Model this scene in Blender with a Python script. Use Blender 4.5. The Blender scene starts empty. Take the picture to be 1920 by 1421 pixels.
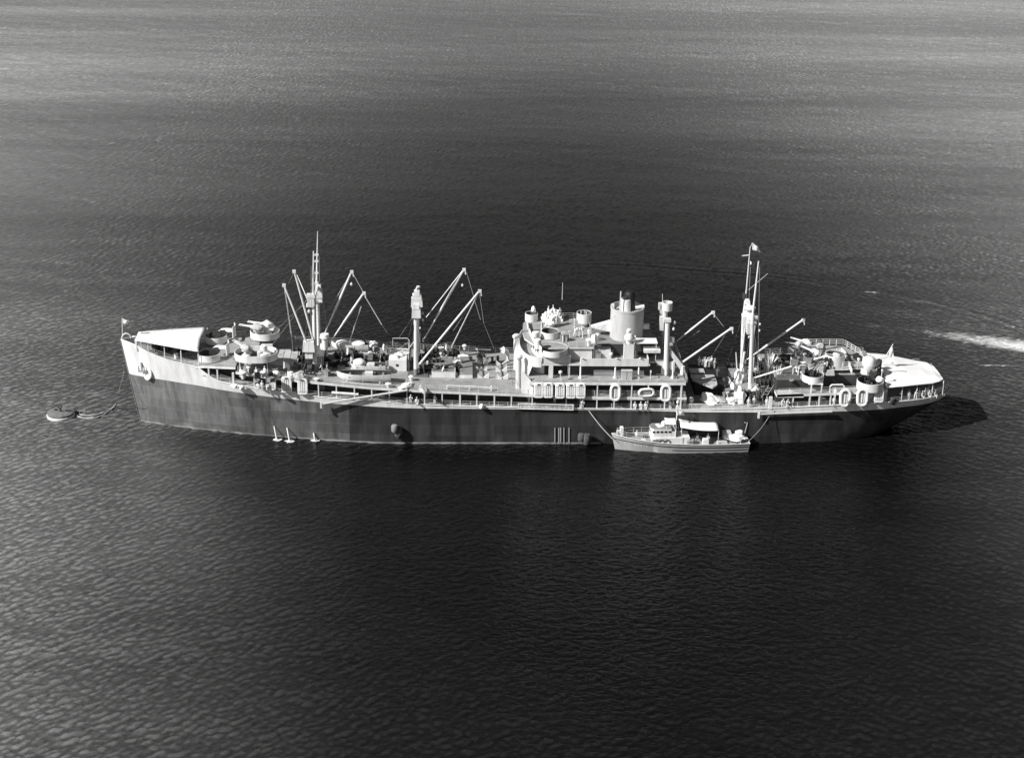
import bpy, bmesh, math, random
import numpy as np
from mathutils import Vector, Matrix, noise
R = math.radians
random.seed(7)

# ------------------------------------------------------------------ camera
SC = bpy.context.scene
DEP, YAW, ROLL, FPX, DIST, TX, TY = 22.4, 2.0, 0.9, 3000.0, 291.52, -3.4, 19.81
_d, _y, _r = R(DEP), R(YAW), R(ROLL)
FW = Vector((math.sin(_y)*math.cos(_d), math.cos(_y)*math.cos(_d), -math.sin(_d)))
_rt = Vector((math.cos(_y), -math.sin(_y), 0)); _up = _rt.cross(FW)
RT = _rt*math.cos(_r) + _up*math.sin(_r); UP = -_rt*math.sin(_r) + _up*math.cos(_r)
POS = Vector((TX, TY, 0)) - FW*DIST
cam = bpy.data.cameras.new('camera'); camo = bpy.data.objects.new('camera', cam)
SC.collection.objects.link(camo); SC.camera = camo
camo.matrix_world = Matrix(((RT.x, UP.x, -FW.x, POS.x), (RT.y, UP.y, -FW.y, POS.y), (RT.z, UP.z, -FW.z, POS.z), (0, 0, 0, 1)))
cam.sensor_width = 36; cam.lens = 36*FPX/1920; cam.clip_end = 20000; cam.clip_start = 1

# ------------------------------------------------------------------ world, sun, exposure
SUN_AZ, SUN_EL = 63.0, 38.0        # degrees from the camera axis towards the bow; elevation
S = Vector((-math.sin(R(SUN_AZ))*math.cos(R(SUN_EL)), -math.cos(R(SUN_AZ))*math.cos(R(SUN_EL)), math.sin(R(SUN_EL))))
W = bpy.data.worlds.new('World'); SC.world = W; W.use_nodes = True
nt = W.node_tree; nt.nodes.clear()
sky = nt.nodes.new('ShaderNodeTexSky'); sky.sky_type = 'NISHITA'; sky.sun_disc = False
sky.sun_elevation = R(SUN_EL); sky.sun_rotation = math.atan2(S.x, S.y) % (2*math.pi)
sky.air_density = 1.0; sky.dust_density = 2.0; sky.ozone_density = 1.0
# black and white film behind a red filter records the red of the sky
bw = nt.nodes.new('ShaderNodeSeparateColor'); bg = nt.nodes.new('ShaderNodeBackground'); wo = nt.nodes.new('ShaderNodeOutputWorld')
nt.links.new(sky.outputs[0], bw.inputs[0]); nt.links.new(bw.outputs[0], bg.inputs[0]); nt.links.new(bg.outputs[0], wo.inputs[0])
bg.inputs[1].default_value = 0.05
sl = bpy.data.lights.new('sun', 'SUN'); sl.energy = 5.0; sl.angle = R(0.5); sl.color = (1, 0.99, 0.98)
so = bpy.data.objects.new('sun', sl); SC.collection.objects.link(so)
so.rotation_euler = (-S).to_track_quat('-Z', 'Y').to_euler(); so.location = (-100, -100, 120)
SC.view_settings.view_transform = 'Standard'; SC.view_settings.look = 'None'
SC.view_settings.gamma = 1.0; SC.view_settings.use_curve_mapping = False
SC.view_settings.exposure = 0.25
COL = SC.collection
WATER_Z = 0.35

def at(px, py, X=None, Y=None, Z=None):
    """the point of the place seen at photo pixel (px, py) on the plane X=, Y= or Z="""
    d = FW + RT*((px-960)/FPX) - UP*((py-710.5)/FPX)
    if Z is not None: t = (Z-POS.z)/d.z
    elif Y is not None: t = (Y-POS.y)/d.y
    else: t = (X-POS.x)/d.x
    return POS + d*t

# ------------------------------------------------------------------ materials (black and white film: all greys)
def mat(name, g, rough=0.6, var=0.12, scale=1.2, bump=0.0, metal=0.0, spec=0.4, streak=False):
    m = bpy.data.materials.new(name); m.use_nodes = True
    n = m.node_tree.nodes; l = m.node_tree.links
    b = n['Principled BSDF']; b.inputs['Roughness'].default_value = rough; b.inputs['Metallic'].default_value = metal
    b.inputs['Specular IOR Level'].default_value = spec
    tc = n.new('ShaderNodeTexCoord'); mp = n.new('ShaderNodeMapping')
    l.new(tc.outputs['Object'], mp.inputs[0])
    if streak: mp.inputs['Scale'].default_value = (1, 1, 0.18)
    no = n.new('ShaderNodeTexNoise'); no.inputs['Scale'].default_value = scale; no.inputs['Detail'].default_value = 6
    no.inputs['Roughness'].default_value = 0.62
    l.new(mp.outputs[0], no.inputs['Vector'])
    rp = n.new('ShaderNodeMapRange'); rp.inputs['From Min'].default_value = 0.3; rp.inputs['From Max'].default_value = 0.7
    rp.inputs['To Min'].default_value = g*(1-var); rp.inputs['To Max'].default_value = min(0.9, g*(1+var))
    l.new(no.outputs['Fac'], rp.inputs['Value']); l.new(rp.outputs[0], b.inputs['Base Color'])
    if bump:
        bp = n.new('ShaderNodeBump'); bp.inputs['Strength'].default_value = bump; bp.inputs['Distance'].default_value = 0.1
        l.new(no.outputs['Fac'], bp.inputs['Height']); l.new(bp.outputs[0], b.inputs['Normal'])
    return m
M = dict(
    white=mat('white_paint', 0.74, 0.5, 0.18, 0.9, streak=True),
    grey=mat('light_grey_paint', 0.5, 0.55, 0.12, 1.0, streak=True),
    mid=mat('mid_grey_paint', 0.22, 0.6, 0.2, 1.0, streak=True),
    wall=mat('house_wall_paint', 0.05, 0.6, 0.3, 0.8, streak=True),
    deck=mat('deck_paint', 0.30, 0.8, 0.22, 0.7),
    dkdeck=mat('dark_deck_paint', 0.11, 0.8, 0.3, 0.6),
    canvas=mat('awning_canvas', 0.86, 0.9, 0.04, 0.6, 0.15),
    cloth=mat('white_cloth', 0.78, 0.9, 0.08, 2.0),
    tarp=mat('tarpaulin', 0.42, 0.9, 0.35, 1.3, 0.3),
    black=mat('black_paint', 0.015, 0.6, 0.3, 1.0),
    dark=mat('dark_metal', 0.05, 0.6, 0.4, 1.5),
    wire=mat('rigging_wire', 0.30, 0.6, 0.2, 1.0),
    wood=mat('varnished_wood', 0.24, 0.6, 0.35, 2.0),
    cork=mat('raft_canvas', 0.80, 0.85, 0.12, 1.5),
    skin=mat('skin', 0.34, 0.7, 0.05, 3),
    glass=mat('window_glass', 0.02, 0.1, 0.1, 1.0, spec=0.6),
    buoy=mat('weathered_buoy_paint', 0.18, 0.8, 0.35, 1.5),
    rope=mat('rope', 0.45, 0.9, 0.2, 2.0),
    rust=mat('fender_rubber', 0.09, 0.8, 0.5, 1.5, 0.3),
)

def hull_mat():
    m = bpy.data.materials.new('dark_hull_paint'); m.use_nodes = True
    n = m.node_tree.nodes; l = m.node_tree.links; b = n['Principled BSDF']
    b.inputs['Roughness'].default_value = 0.5
    tc = n.new('ShaderNodeTexCoord'); sep = n.new('ShaderNodeSeparateXYZ'); l.new(tc.outputs['Object'], sep.inputs[0])
    cm = n.new('ShaderNodeCombineXYZ'); l.new(sep.outputs['X'], cm.inputs[0]); l.new(sep.outputs['Z'], cm.inputs[1])
    br = n.new('ShaderNodeTexBrick'); l.new(cm.outputs[0], br.inputs['Vector'])
    br.inputs['Scale'].default_value = 1.0; br.inputs['Brick Width'].default_value = 7.3; br.inputs['Row Height'].default_value = 1.85
    br.inputs['Mortar Size'].default_value = 0.03; br.inputs['Mortar Smooth'].default_value = 0.6
    for k, v in (('Color1', .72), ('Color2', 1.12), ('Mortar', 1.5)): br.inputs[k].default_value = (v, v, v, 1)
    mp = n.new('ShaderNodeMapping'); l.new(tc.outputs['Object'], mp.inputs[0]); mp.inputs['Scale'].default_value = (0.55, 0.55, 0.07)
    st = n.new('ShaderNodeTexNoise'); l.new(mp.outputs[0], st.inputs['Vector']); st.inputs['Scale'].default_value = 1.0; st.inputs['Detail'].default_value = 7
    st.inputs['Roughness'].default_value = 0.65
    r1 = n.new('ShaderNodeMapRange'); l.new(st.outputs['Fac'], r1.inputs[0])
    for k, v in (('From Min', .33), ('From Max', .74), ('To Min', .6), ('To Max', 2.1)): r1.inputs[k].default_value = v
    # salt and scum near the water line, only where the water wets it
    r2 = n.new('ShaderNodeMapRange'); l.new(sep.outputs['Z'], r2.inputs[0])
    for k, v in (('From Min', 0.75), ('From Max', 2.4), ('To Min', 1.0), ('To Max', 0.0)): r2.inputs[k].default_value = v
    n3 = n.new('ShaderNodeTexNoise'); n3.inputs['Scale'].default_value = 0.35; n3.inputs['Detail'].default_value = 8; l.new(tc.outputs['Object'], n3.inputs['Vector'])
    r3 = n.new('ShaderNodeMapRange'); l.new(n3.outputs['Fac'], r3.inputs[0])
    for k, v in (('From Min', .5), ('From Max', .75), ('To Min', 0.), ('To Max', 1.3)): r3.inputs[k].default_value = v
    mu = n.new('ShaderNodeMath'); mu.operation = 'MULTIPLY'; l.new(r2.outputs[0], mu.inputs[0]); l.new(r3.outputs[0], mu.inputs[1])
    a = n.new('ShaderNodeMath'); a.operation = 'MULTIPLY'; l.new(br.outputs['Color'], a.inputs[0]); l.new(r1.outputs[0], a.inputs[1])
    ad = n.new('ShaderNodeMath'); ad.operation = 'ADD'; l.new(a.outputs[0], ad.inputs[0]); l.new(mu.outputs[0], ad.inputs[1])
    wx = n.new('ShaderNodeMapRange'); l.new(sep.outputs['X'], wx.inputs[0])   # paler paint ahead of the repainted plates, plus bow sunlight put into the colour
    for k, v in (('From Min', -64.), ('From Max', -31.), ('To Min', 4.6), ('To Max', 2.6)): wx.inputs[k].default_value = v
    wg = n.new('ShaderNodeMath'); wg.operation = 'LESS_THAN'; l.new(sep.outputs['X'], wg.inputs[0]); wg.inputs[1].default_value = -31.0
    wm = n.new('ShaderNodeMix'); wm.data_type = 'FLOAT'; l.new(wg.outputs[0], wm.inputs[0]); wm.inputs[2].default_value = 1.0; l.new(wx.outputs[0], wm.inputs[3])
    w2 = n.new('ShaderNodeMath'); w2.operation = 'MULTIPLY'; l.new(ad.outputs[0], w2.inputs[0]); l.new(wm.outputs[0], w2.inputs[1])
    fi = n.new('ShaderNodeMath'); fi.operation = 'MULTIPLY'; l.new(w2.outputs[0], fi.inputs[0]); fi.inputs[1].default_value = 0.034
    l.new(fi.outputs[0], b.inputs['Base Color'])
    bp = n.new('ShaderNodeBump'); bp.inputs['Strength'].default_value = 0.25; bp.inputs['Distance'].default_value = 0.05
    l.new(st.outputs['Fac'], bp.inputs['Height']); l.new(bp.outputs[0], b.inputs['Normal'])
    return m
M['hull'] = hull_mat()

# ------------------------------------------------------------------ mesh builder
class MB:
    def __init__(s): s.v = []; s.f = []; s.mi = []
    def add(s, vs, fs, mi=0):
        o = len(s.v); s.v += [tuple(v) for v in vs]; s.f += [tuple(i+o for i in f) for f in fs]; s.mi += [mi]*len(fs); return s
    def box(s, c, d, rz=0, mi=0, taper=1.0, ry=0):
        x, y, z = d[0]/2, d[1]/2, d[2]/2; out = []
        mt = Matrix.Rotation(rz, 3, 'Z') @ Matrix.Rotation(ry, 3, 'Y')
        for k in (-1, 1):
            t = taper if k > 0 else 1
            for a, b in ((-1, -1), (1, -1), (1, 1), (-1, 1)):
                out.append(Vector(c) + mt @ Vector((a*x*t, b*y*t, k*z)))
        return s.add(out, [(3, 2, 1, 0), (4, 5, 6, 7), (0, 1, 5, 4), (1, 2, 6, 5), (2, 3, 7, 6), (3, 0, 4, 7)], mi)
    def tube(s, pts, r, n=6, r1=None, mi=0, cap=True):
        pts = [Vector(p) for p in pts]; N = len(pts); out = []; fs = []
        for i, p in enumerate(pts):
            d = (pts[min(i+1, N-1)] - pts[max(i-1, 0)]); d = d.normalized() if d.length > 1e-6 else Vector((0, 0, 1))
            u = d.cross(Vector((0, 0, 1))); u = u.normalized() if u.length > 0.05 else Vector((1, 0, 0))
            w = d.cross(u); rr = r if r1 is None else r + (r1-r)*i/(N-1)
            for k in range(n):
                a = 2*math.pi*k/n; out.append(p + u*math.cos(a)*rr + w*math.sin(a)*rr)
        for i in range(N-1):
            for k in range(n):
                a, b = i*n+k, i*n+(k+1) % n; fs.append((a, b, b+n, a+n))
        if cap: fs += [tuple(range(n-1, -1, -1)), tuple(range((N-1)*n, N*n))]
        return s.add(out, fs, mi)
    def lathe(s, c, prof, n=20, mi=0, sx=1, sy=1, close=False):
        out = []; fs = []; m = len(prof)
        for (r, z) in prof:
            for k in range(n):
                a = 2*math.pi*k/n; out.append((c[0]+r*sx*math.cos(a), c[1]+r*sy*math.sin(a), c[2]+z))
        for i in range(m-1 if not close else m):
            j = (i+1) % m
            for k in range(n):
                a, b = k, (k+1) % n; fs.append((i*n+a, i*n+b, j*n+b, j*n+a))
        if not close: fs += [tuple(range(n-1, -1, -1)), tuple(range((m-1)*n, m*n))]
        return s.add(out, fs, mi)
    def prism(s, poly, z0, z1, mi=0, mtop=None):
        n = len(poly); zf0 = z0 if callable(z0) else (lambda x, y: z0); zf1 = z1 if callable(z1) else (lambda x, y: z1)
        vs = [(p[0], p[1], zf0(*p)) for p in poly] + [(p[0], p[1], zf1(*p)) for p in poly]
        s.add(vs, [(i, (i+1) % n, (i+1) % n+n, i+n) for i in range(n)] + [tuple(range(n-1, -1, -1))], mi)
        s.add(vs[n:], [tuple(range(n))], mi if mtop is None else mtop); return s
    def wall(s, path, z0, z1, t=0.08, closed=False, mi=0):
        """a thin standing wall along a plan path; z0/z1 numbers or functions of the point index 0..1"""
        P = [Vector((p[0], p[1], 0)) for p in path]; n = len(P); L = []; Rr = []
        for i in range(n):
            a = P[(i-1) % n] if (closed or i > 0) else P[i]; b = P[(i+1) % n] if (closed or i < n-1) else P[i]
            d = (b-a).normalized(); nn = Vector((-d.y, d.x, 0))*t/2
            L.append(P[i]+nn); Rr.append(P[i]-nn)
        g0 = z0 if callable(z0) else (lambda u: z0); g1 = z1 if callable(z1) else (lambda u: z1)
        vs = []
        for i in range(n):
            u = i/(n-1); a, b = g0(u), g1(u)
            vs += [(L[i].x, L[i].y, a), (L[i].x, L[i].y, b), (Rr[i].x, Rr[i].y, b), (Rr[i].x, Rr[i].y, a)]
        fs = []
        for i in range(n if closed else n-1):
            a, b = i*4, ((i+1) % n)*4
            for k in range(4): fs.append((a+k, a+(k+1) % 4, b+(k+1) % 4, b+k))
        if not closed: fs += [(3, 2, 1, 0), tuple((n-1)*4+k for k in range(4))]
        return s.add(vs, fs, mi)
    def lump(s, c, d, seed=0, sub=2, amp=0.25, mi=0, flat=True):
        bm = bmesh.new(); bmesh.ops.create_icosphere(bm, subdivisions=sub, radius=1)
        vs = []
        for v in bm.verts:
            k = 1+amp*(noise.noise(v.co*1.6+Vector((seed*3.1, seed, 0)))*1.7+noise.noise(v.co*4.3+Vector((seed, seed*2.3, 5)))*.8)
            p = Vector((v.co.x*d[0]/2, v.co.y*d[1]/2, v.co.z*d[2]/2))*k
            if flat: p.z = max(p.z, -d[2]/2*0.55)
            vs.append(Vector(c)+p)
        fs = [tuple(x.index for x in f.verts) for f in bm.faces]; bm.free()
        return s.add(vs, fs, mi)
    def build(s, name, mats, parent=None, smooth=False, label=None, kind=None):
        me = bpy.data.meshes.new(name); me.from_pydata(s.v, [], s.f)
        for m in (mats if isinstance(mats, (list, tuple)) else [mats]): me.materials.append(m)
        me.polygons.foreach_set('material_index', s.mi)
        bm = bmesh.new(); bm.from_mesh(me); bmesh.ops.recalc_face_normals(bm, faces=bm.faces); bm.to_mesh(me); bm.free()
        if smooth:
            me.polygons.foreach_set('use_smooth', [True]*len(me.polygons))
            try: me.set_sharp_from_angle(angle=R(38))
            except Exception: pass
        me.update(); o = bpy.data.objects.new(name, me); COL.objects.link(o)
        if parent is not None: o.parent = parent
        if label: o['label'] = label
        if kind: o['kind'] = kind
        return o
def thing(name, label, cat, loc=(0, 0, 0), rz=0, group=None):
    o = bpy.data.objects.new(name, None); COL.objects.link(o); o.location = loc; o.rotation_euler = (0, 0, rz)
    o.empty_display_size = 0.5; return tag(o, label, cat, group)
def tag(o, label, cat, group=None):
    o['label'] = label; o['category'] = cat
    if group: o['group'] = group
    return o
def dup(root, loc, rz=None, label=None, scale=None):
    kids = {}
    for ob in list(COL.objects): kids.setdefault(ob.parent, []).append(ob)
    def cp(o, par):
        c = o.copy(); COL.objects.link(c)
        if par is not None: c.parent = par
        for ch in kids.get(o, []): cp(ch, c)
        return c
    r = cp(root, None); r.location = loc
    if rz is not None: r.rotation_euler = (root.rotation_euler[0], root.rotation_euler[1], rz)
    if label: r['label'] = label
    if scale: r.scale = (scale,)*3
    return r
def rail_mb(pts, h=1.0, wires=3, sp=1.5, r=0.025, rw=0.015, mb=None):
    mb = mb or MB(); pts = [Vector(p) for p in pts]
    for a, b in zip(pts, pts[1:]):
        L = (b-a).length; k = max(1, round(L/sp))
        for i in range(k+1):
            p = a+(b-a)*i/k
            mb.tube([p, p+Vector((0, 0, h))], r, 4, cap=False)
        for w in range(wires):
            z = Vector((0, 0, h*(w+1)/wires)); mb.tube([a+z, b+z], rw, 4, cap=False)
    return mb
def ring(cx, cy, r, n=24, a0=0, a1=360, sy=1.0):
    full = abs(a1-a0) >= 360; m = n if full else n+1
    return [(cx+r*math.cos(R(a0+(a1-a0)*k/n)), cy+sy*r*math.sin(R(a0+(a1-a0)*k/n))) for k in range(m)]
def stadium(x0, x1, cy, r, n=10):
    p = [(x1-r+r*math.cos(a), cy+r*math.sin(a)) for a in np.linspace(-math.pi/2, math.pi/2, n)]
    p += [(x0+r+r*math.cos(a), cy+r*math.sin(a)) for a in np.linspace(math.pi/2, 3*math.pi/2, n)]
    return p

# ------------------------------------------------------------------ sea
def sea_material():
    m = bpy.data.materials.new('sea_water'); m.use_nodes = True
    n = m.node_tree.nodes; l = m.node_tree.links; b = n['Principled BSDF']
    b.inputs['IOR'].default_value = 1.33; b.inputs['Roughness'].default_value = 0.08
    tc = n.new('ShaderNodeTexCoord')
    def mapping(rot, sc):
        mp = n.new('ShaderNodeMapping'); mp.inputs['Rotation'].default_value = (0, 0, R(rot)); mp.inputs['Scale'].default_value = sc
        l.new(tc.outputs['Object'], mp.inputs[0]); return mp.outputs[0]
    def nz(vec, sc, det=4, rough=0.55, dist=0.0):
        x = n.new('ShaderNodeTexNoise'); x.inputs['Scale'].default_value = sc; x.inputs['Detail'].default_value = det
        x.inputs['Roughness'].default_value = rough; x.inputs['Distortion'].default_value = dist; l.new(vec, x.inputs['Vector']); return x.outputs['Fac']
    def mth(op, a, b_=None, c=None):
        x = n.new('ShaderNodeMath'); x.operation = op
        for i, q in enumerate((a, b_, c)):
            if q is None: continue
            if isinstance(q, (int, float)): x.inputs[i].default_value = q
            else: l.new(q, x.inputs[i])
        return x.outputs[0]
    def ridge(f): return mth('SUBTRACT', 1.0, mth('MULTIPLY', mth('ABSOLUTE', mth('SUBTRACT', f, 0.5)), 2.6))
    swell = nz(mapping(12, (0.055, 0.16, 1)), 1.0, 2)
    a = ridge(nz(mapping(16, (0.6, 1.1, 1)), 1.0, 3, 0.6, 0.5))
    c = ridge(nz(mapping(-22, (0.13, 0.26, 1)), 1.0, 6, 0.62, 0.5))
    d = nz(mapping(-5, (1.6, 2.4, 1)), 1.0, 3, 0.6, 0.3)
    # waves of the launch that went by: curved ridges in the place's own coordinates
    sep = n.new('ShaderNodeSeparateXYZ'); l.new(tc.outputs['Object'], sep.inputs[0])
    dx = mth('SUBTRACT', sep.outputs['X'], 5.0); dy = mth('SUBTRACT', sep.outputs['Y'], 20.0)
    rr = mth('SQRT', mth('ADD', mth('POWER', mth('DIVIDE', dx, 100.0), 2.0), mth('POWER', mth('DIVIDE', dy, 66.0), 2.0)))
    wob = mth('MULTIPLY', mth('SUBTRACT', nz(mapping(0, (0.03, 0.03, 1)), 1.0, 2), 0.5), 0.06)
    rr = mth('ADD', rr, wob)
    wk = mth('MULTIPLY', mth('SINE', mth('MULTIPLY', mth('SUBTRACT', rr, 1.0), 150.0)),
             mth('POWER', 2.718, mth('MULTIPLY', mth('POWER', mth('DIVIDE', mth('SUBTRACT', rr, 1.0), 0.03), 2.0), -1.0)))
    fade = n.new('ShaderNodeMapRange'); l.new(sep.outputs['X'], fade.inputs[0])
    for k, v in (('From Min', 0.0), ('From Max', 70.0), ('To Min', 0.0), ('To Max', 1.0)): fade.inputs[k].default_value = v
    wk = mth('MULTIPLY', mth('MULTIPLY', wk, mth('GREATER_THAN', dy, 0.0)), fade.outputs[0])
    patch = nz(mapping(-15, (0.006, 0.02, 1)), 1.0, 3)
    gust = n.new('ShaderNodeMapRange'); l.new(patch, gust.inputs[0])
    for k, v in (('From Min', .35), ('From Max', .65), ('To Min', .75), ('To Max', 1.2)): gust.inputs[k].default_value = v
    h = mth('MULTIPLY', d, 0.09)
    h = mth('ADD', h, mth('MULTIPLY', mth('MULTIPLY', a, 0.09), gust.outputs[0]))
    h = mth('ADD', h, mth('MULTIPLY', wk, 0.2))
    bp = n.new('ShaderNodeBump'); bp.inputs['Strength'].default_value = 1.0; bp.inputs['Distance'].default_value = SEA_BUMP
    l.new(h, bp.inputs['Height']); l.new(bp.outputs[0], b.inputs['Normal'])
    # sea's light falloff put into the colour: dark by the ship, paler outward
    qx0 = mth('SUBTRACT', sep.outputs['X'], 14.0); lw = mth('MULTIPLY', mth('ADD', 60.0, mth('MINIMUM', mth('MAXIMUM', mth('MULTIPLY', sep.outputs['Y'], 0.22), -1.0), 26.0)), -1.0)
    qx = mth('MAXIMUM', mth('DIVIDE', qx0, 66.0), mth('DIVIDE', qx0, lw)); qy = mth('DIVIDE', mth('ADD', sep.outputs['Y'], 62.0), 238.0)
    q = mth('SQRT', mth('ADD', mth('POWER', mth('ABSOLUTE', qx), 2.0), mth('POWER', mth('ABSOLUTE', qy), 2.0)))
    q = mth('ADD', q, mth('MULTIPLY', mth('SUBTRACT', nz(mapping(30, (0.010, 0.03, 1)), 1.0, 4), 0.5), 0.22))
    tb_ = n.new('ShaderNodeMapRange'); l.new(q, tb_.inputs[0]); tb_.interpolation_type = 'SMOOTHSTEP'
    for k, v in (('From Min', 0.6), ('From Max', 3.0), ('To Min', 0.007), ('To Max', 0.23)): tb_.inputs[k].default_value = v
    stv = n.new('ShaderNodeMapRange'); l.new(nz(mapping(46, (0.0018, 0.019, 1)), 1.0, 3, 0.55), stv.inputs[0])     # long pale slicks drawn out by the wind
    for k, v in (('From Min', 0.42), ('From Max', 0.66), ('To Min', 0.86), ('To Max', 1.36)): stv.inputs[k].default_value = v
    cra = n.new('ShaderNodeAttribute'); cra.attribute_name = 'crest'      # wave light and shade put into the colour: crests paler
    cm_ = n.new('ShaderNodeMapRange'); l.new(cra.outputs['Fac'], cm_.inputs[0])
    for k, v in (('From Min', 0.0), ('From Max', 1.3), ('To Min', 0.74), ('To Max', 1.75)): cm_.inputs[k].default_value = v
    # hull's dark reflection put into the colour, near side, fading at bow and stern
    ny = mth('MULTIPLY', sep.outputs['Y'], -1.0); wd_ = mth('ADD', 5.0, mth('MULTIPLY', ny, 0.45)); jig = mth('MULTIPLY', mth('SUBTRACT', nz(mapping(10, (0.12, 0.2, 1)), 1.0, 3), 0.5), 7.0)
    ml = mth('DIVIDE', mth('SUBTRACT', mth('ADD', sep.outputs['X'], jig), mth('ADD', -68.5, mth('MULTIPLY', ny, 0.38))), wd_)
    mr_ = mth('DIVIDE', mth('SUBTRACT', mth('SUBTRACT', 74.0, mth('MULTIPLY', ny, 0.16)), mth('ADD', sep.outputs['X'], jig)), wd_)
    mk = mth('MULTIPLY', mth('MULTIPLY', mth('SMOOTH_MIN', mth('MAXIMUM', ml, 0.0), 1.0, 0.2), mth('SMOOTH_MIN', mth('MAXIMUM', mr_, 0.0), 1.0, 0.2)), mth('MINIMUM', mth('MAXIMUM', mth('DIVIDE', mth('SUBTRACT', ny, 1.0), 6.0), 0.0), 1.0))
    hull_refl = mth('MAXIMUM', mth('SUBTRACT', 1.0, mth('MULTIPLY', mk, 0.62)), 0.05)
    l.new(mth('MULTIPLY', mth('MULTIPLY', mth('MULTIPLY', tb_.outputs[0], hull_refl), stv.outputs[0]), mth('MULTIPLY', cm_.outputs[0], mth('ADD', 0.55, mth('MULTIPLY', a, 0.9)))), b.inputs['Base Color'])
    return m
SEA_BUMP = 1.0
SEA_H = 0.062
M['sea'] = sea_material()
def sea_tile(size, n, peak, ang, seed, spread=2.0, tail=2.3):
    """one periodic patch of wind sea: height and the two horizontal shifts that sharpen crests"""
    rg = np.random.default_rng(seed); k1 = np.fft.fftfreq(n, size/n)*2*np.pi; kx, ky = np.meshgrid(k1, k1); k = np.hypot(kx, ky); k[0, 0] = 1e9
    kp = 2*np.pi/peak; amp = np.exp(-1.1*(kp/k)**2)*k**(-tail/2-.4)
    th = np.arctan2(ky, kx)-R(ang); amp *= np.abs(np.cos(th))**spread
    amp[k > 2*np.pi/.68] = 0; amp[0, 0] = 0
    H = amp*(rg.normal(size=(n, n))+1j*rg.normal(size=(n, n)))
    h = np.fft.ifft2(H); sc = 1/np.std(h.real); dxh = np.fft.ifft2(1j*kx/k*H).real*sc; dyh = np.fft.ifft2(1j*ky/k*H).real*sc
    return size, n, (h.real*sc, dxh, dyh)
def sea_sample(tile, X, Y):
    size, n, maps = tile; u = (X/size % 1)*n; v = (Y/size % 1)*n; i = u.astype(int) % n; j = v.astype(int) % n; fu = u-np.floor(u); fv = v-np.floor(v); i2 = (i+1) % n; j2 = (j+1) % n
    return [m[j, i]*(1-fu)*(1-fv)+m[j, i2]*fu*(1-fv)+m[j2, i]*(1-fu)*fv+m[j2, i2]*fu*fv for m in maps]
def axis(lo, hi, d0, lo2, hi2, d1, g=7000):
    c = list(np.arange(lo, hi, d0)); x = hi; d = d0
    while x < hi2: c.append(x); d = min(d1, d*1.02); x += d
    for q in (hi2+60, hi2+500, g): c.append(q)
    x = lo; d = d0; pre = []
    while x > lo2: d = min(d1, d*1.02); x -= d; pre.append(x)
    for q in (lo2-60, lo2-500, -g): pre.append(q)
    return np.array(pre[::-1]+c)
ax_ = axis(-95, 105, .32, -250, 280, .85); ay_ = axis(-112, 50, .32, -118, 500, .95)
GX, GY = np.meshgrid(ax_, ay_)
tA = sea_tile(139.0, 512, 2.1, 90+36, 11, 2.6); tB = sea_tile(127.0, 512, 2.1, 90-30, 12, 2.6); tC = sea_tile(97.0, 360, 1.9, 90, 13, 1.0); tD = sea_tile(400.0, 400, 22.0, 80, 14, 3.0)
wL = np.clip(.5-(GX-10)/150, .15, 1.0); wR = np.clip(.55+(GX-10)/170, .2, 1.0)
inside = ((GX > ax_[3]) & (GX < ax_[-4]) & (GY > ay_[3]) & (GY < ay_[-4])).astype(float)
q_ = np.hypot((GX-14)/90, (GY+45)/75); lee = .5+.5*np.clip((q_-.5)/.6, 0, 1)     # the hull shelters the water on its lee side
hz = np.zeros_like(GX); hx = np.zeros_like(GX); hy = np.zeros_like(GX)
for tl, w_ in ((tA, wL*SEA_H), (tB, wR*SEA_H), (tC, SEA_H*.6), (tD, SEA_H*.4)):
    a, b_, c_ = sea_sample(tl, GX, GY); hz += a*w_; hx += b_*w_; hy += c_*w_
m_ = inside*lee; VX = GX-hx*m_*.9; VY = GY-hy*m_*.9; VZ = WATER_Z+hz*m_
me = bpy.data.meshes.new('water'); ny_, nx_ = GX.shape; co = np.stack([VX, VY, VZ], -1).reshape(-1, 3).astype(np.float32)
me.vertices.add(len(co)); me.vertices.foreach_set('co', co.ravel())
ii = (np.arange(ny_-1)[:, None]*nx_+np.arange(nx_-1)[None, :]).ravel(); quads = np.stack([ii, ii+1, ii+nx_+1, ii+nx_], 1).astype(np.int32)
me.loops.add(quads.size); me.loops.foreach_set('vertex_index', quads.ravel()); me.polygons.add(len(quads))
me.polygons.foreach_set('loop_start', np.arange(0, quads.size, 4, dtype=np.int32)); me.polygons.foreach_set('use_smooth', np.ones(len(quads), dtype=bool))
cv = np.gradient(hx, axis=1)/np.gradient(GX, axis=1)+np.gradient(hy, axis=0)/np.gradient(GY, axis=0); cv = cv/np.std(cv)*inside
if np.corrcoef(cv[::7, ::7].ravel(), hz[::7, ::7].ravel())[0, 1] < 0: cv = -cv
cr_ = me.attributes.new('crest', 'FLOAT', 'POINT'); cr_.data.foreach_set('value', (np.clip(.45+.15*hz/SEA_H+.26*cv, 0, 1.5)**2.2).ravel().astype(np.float32))
me.update(calc_edges=True); me.materials.append(M['sea']); sea = bpy.data.objects.new('water', me); COL.objects.link(sea); sea['kind'] = 'structure'

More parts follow.
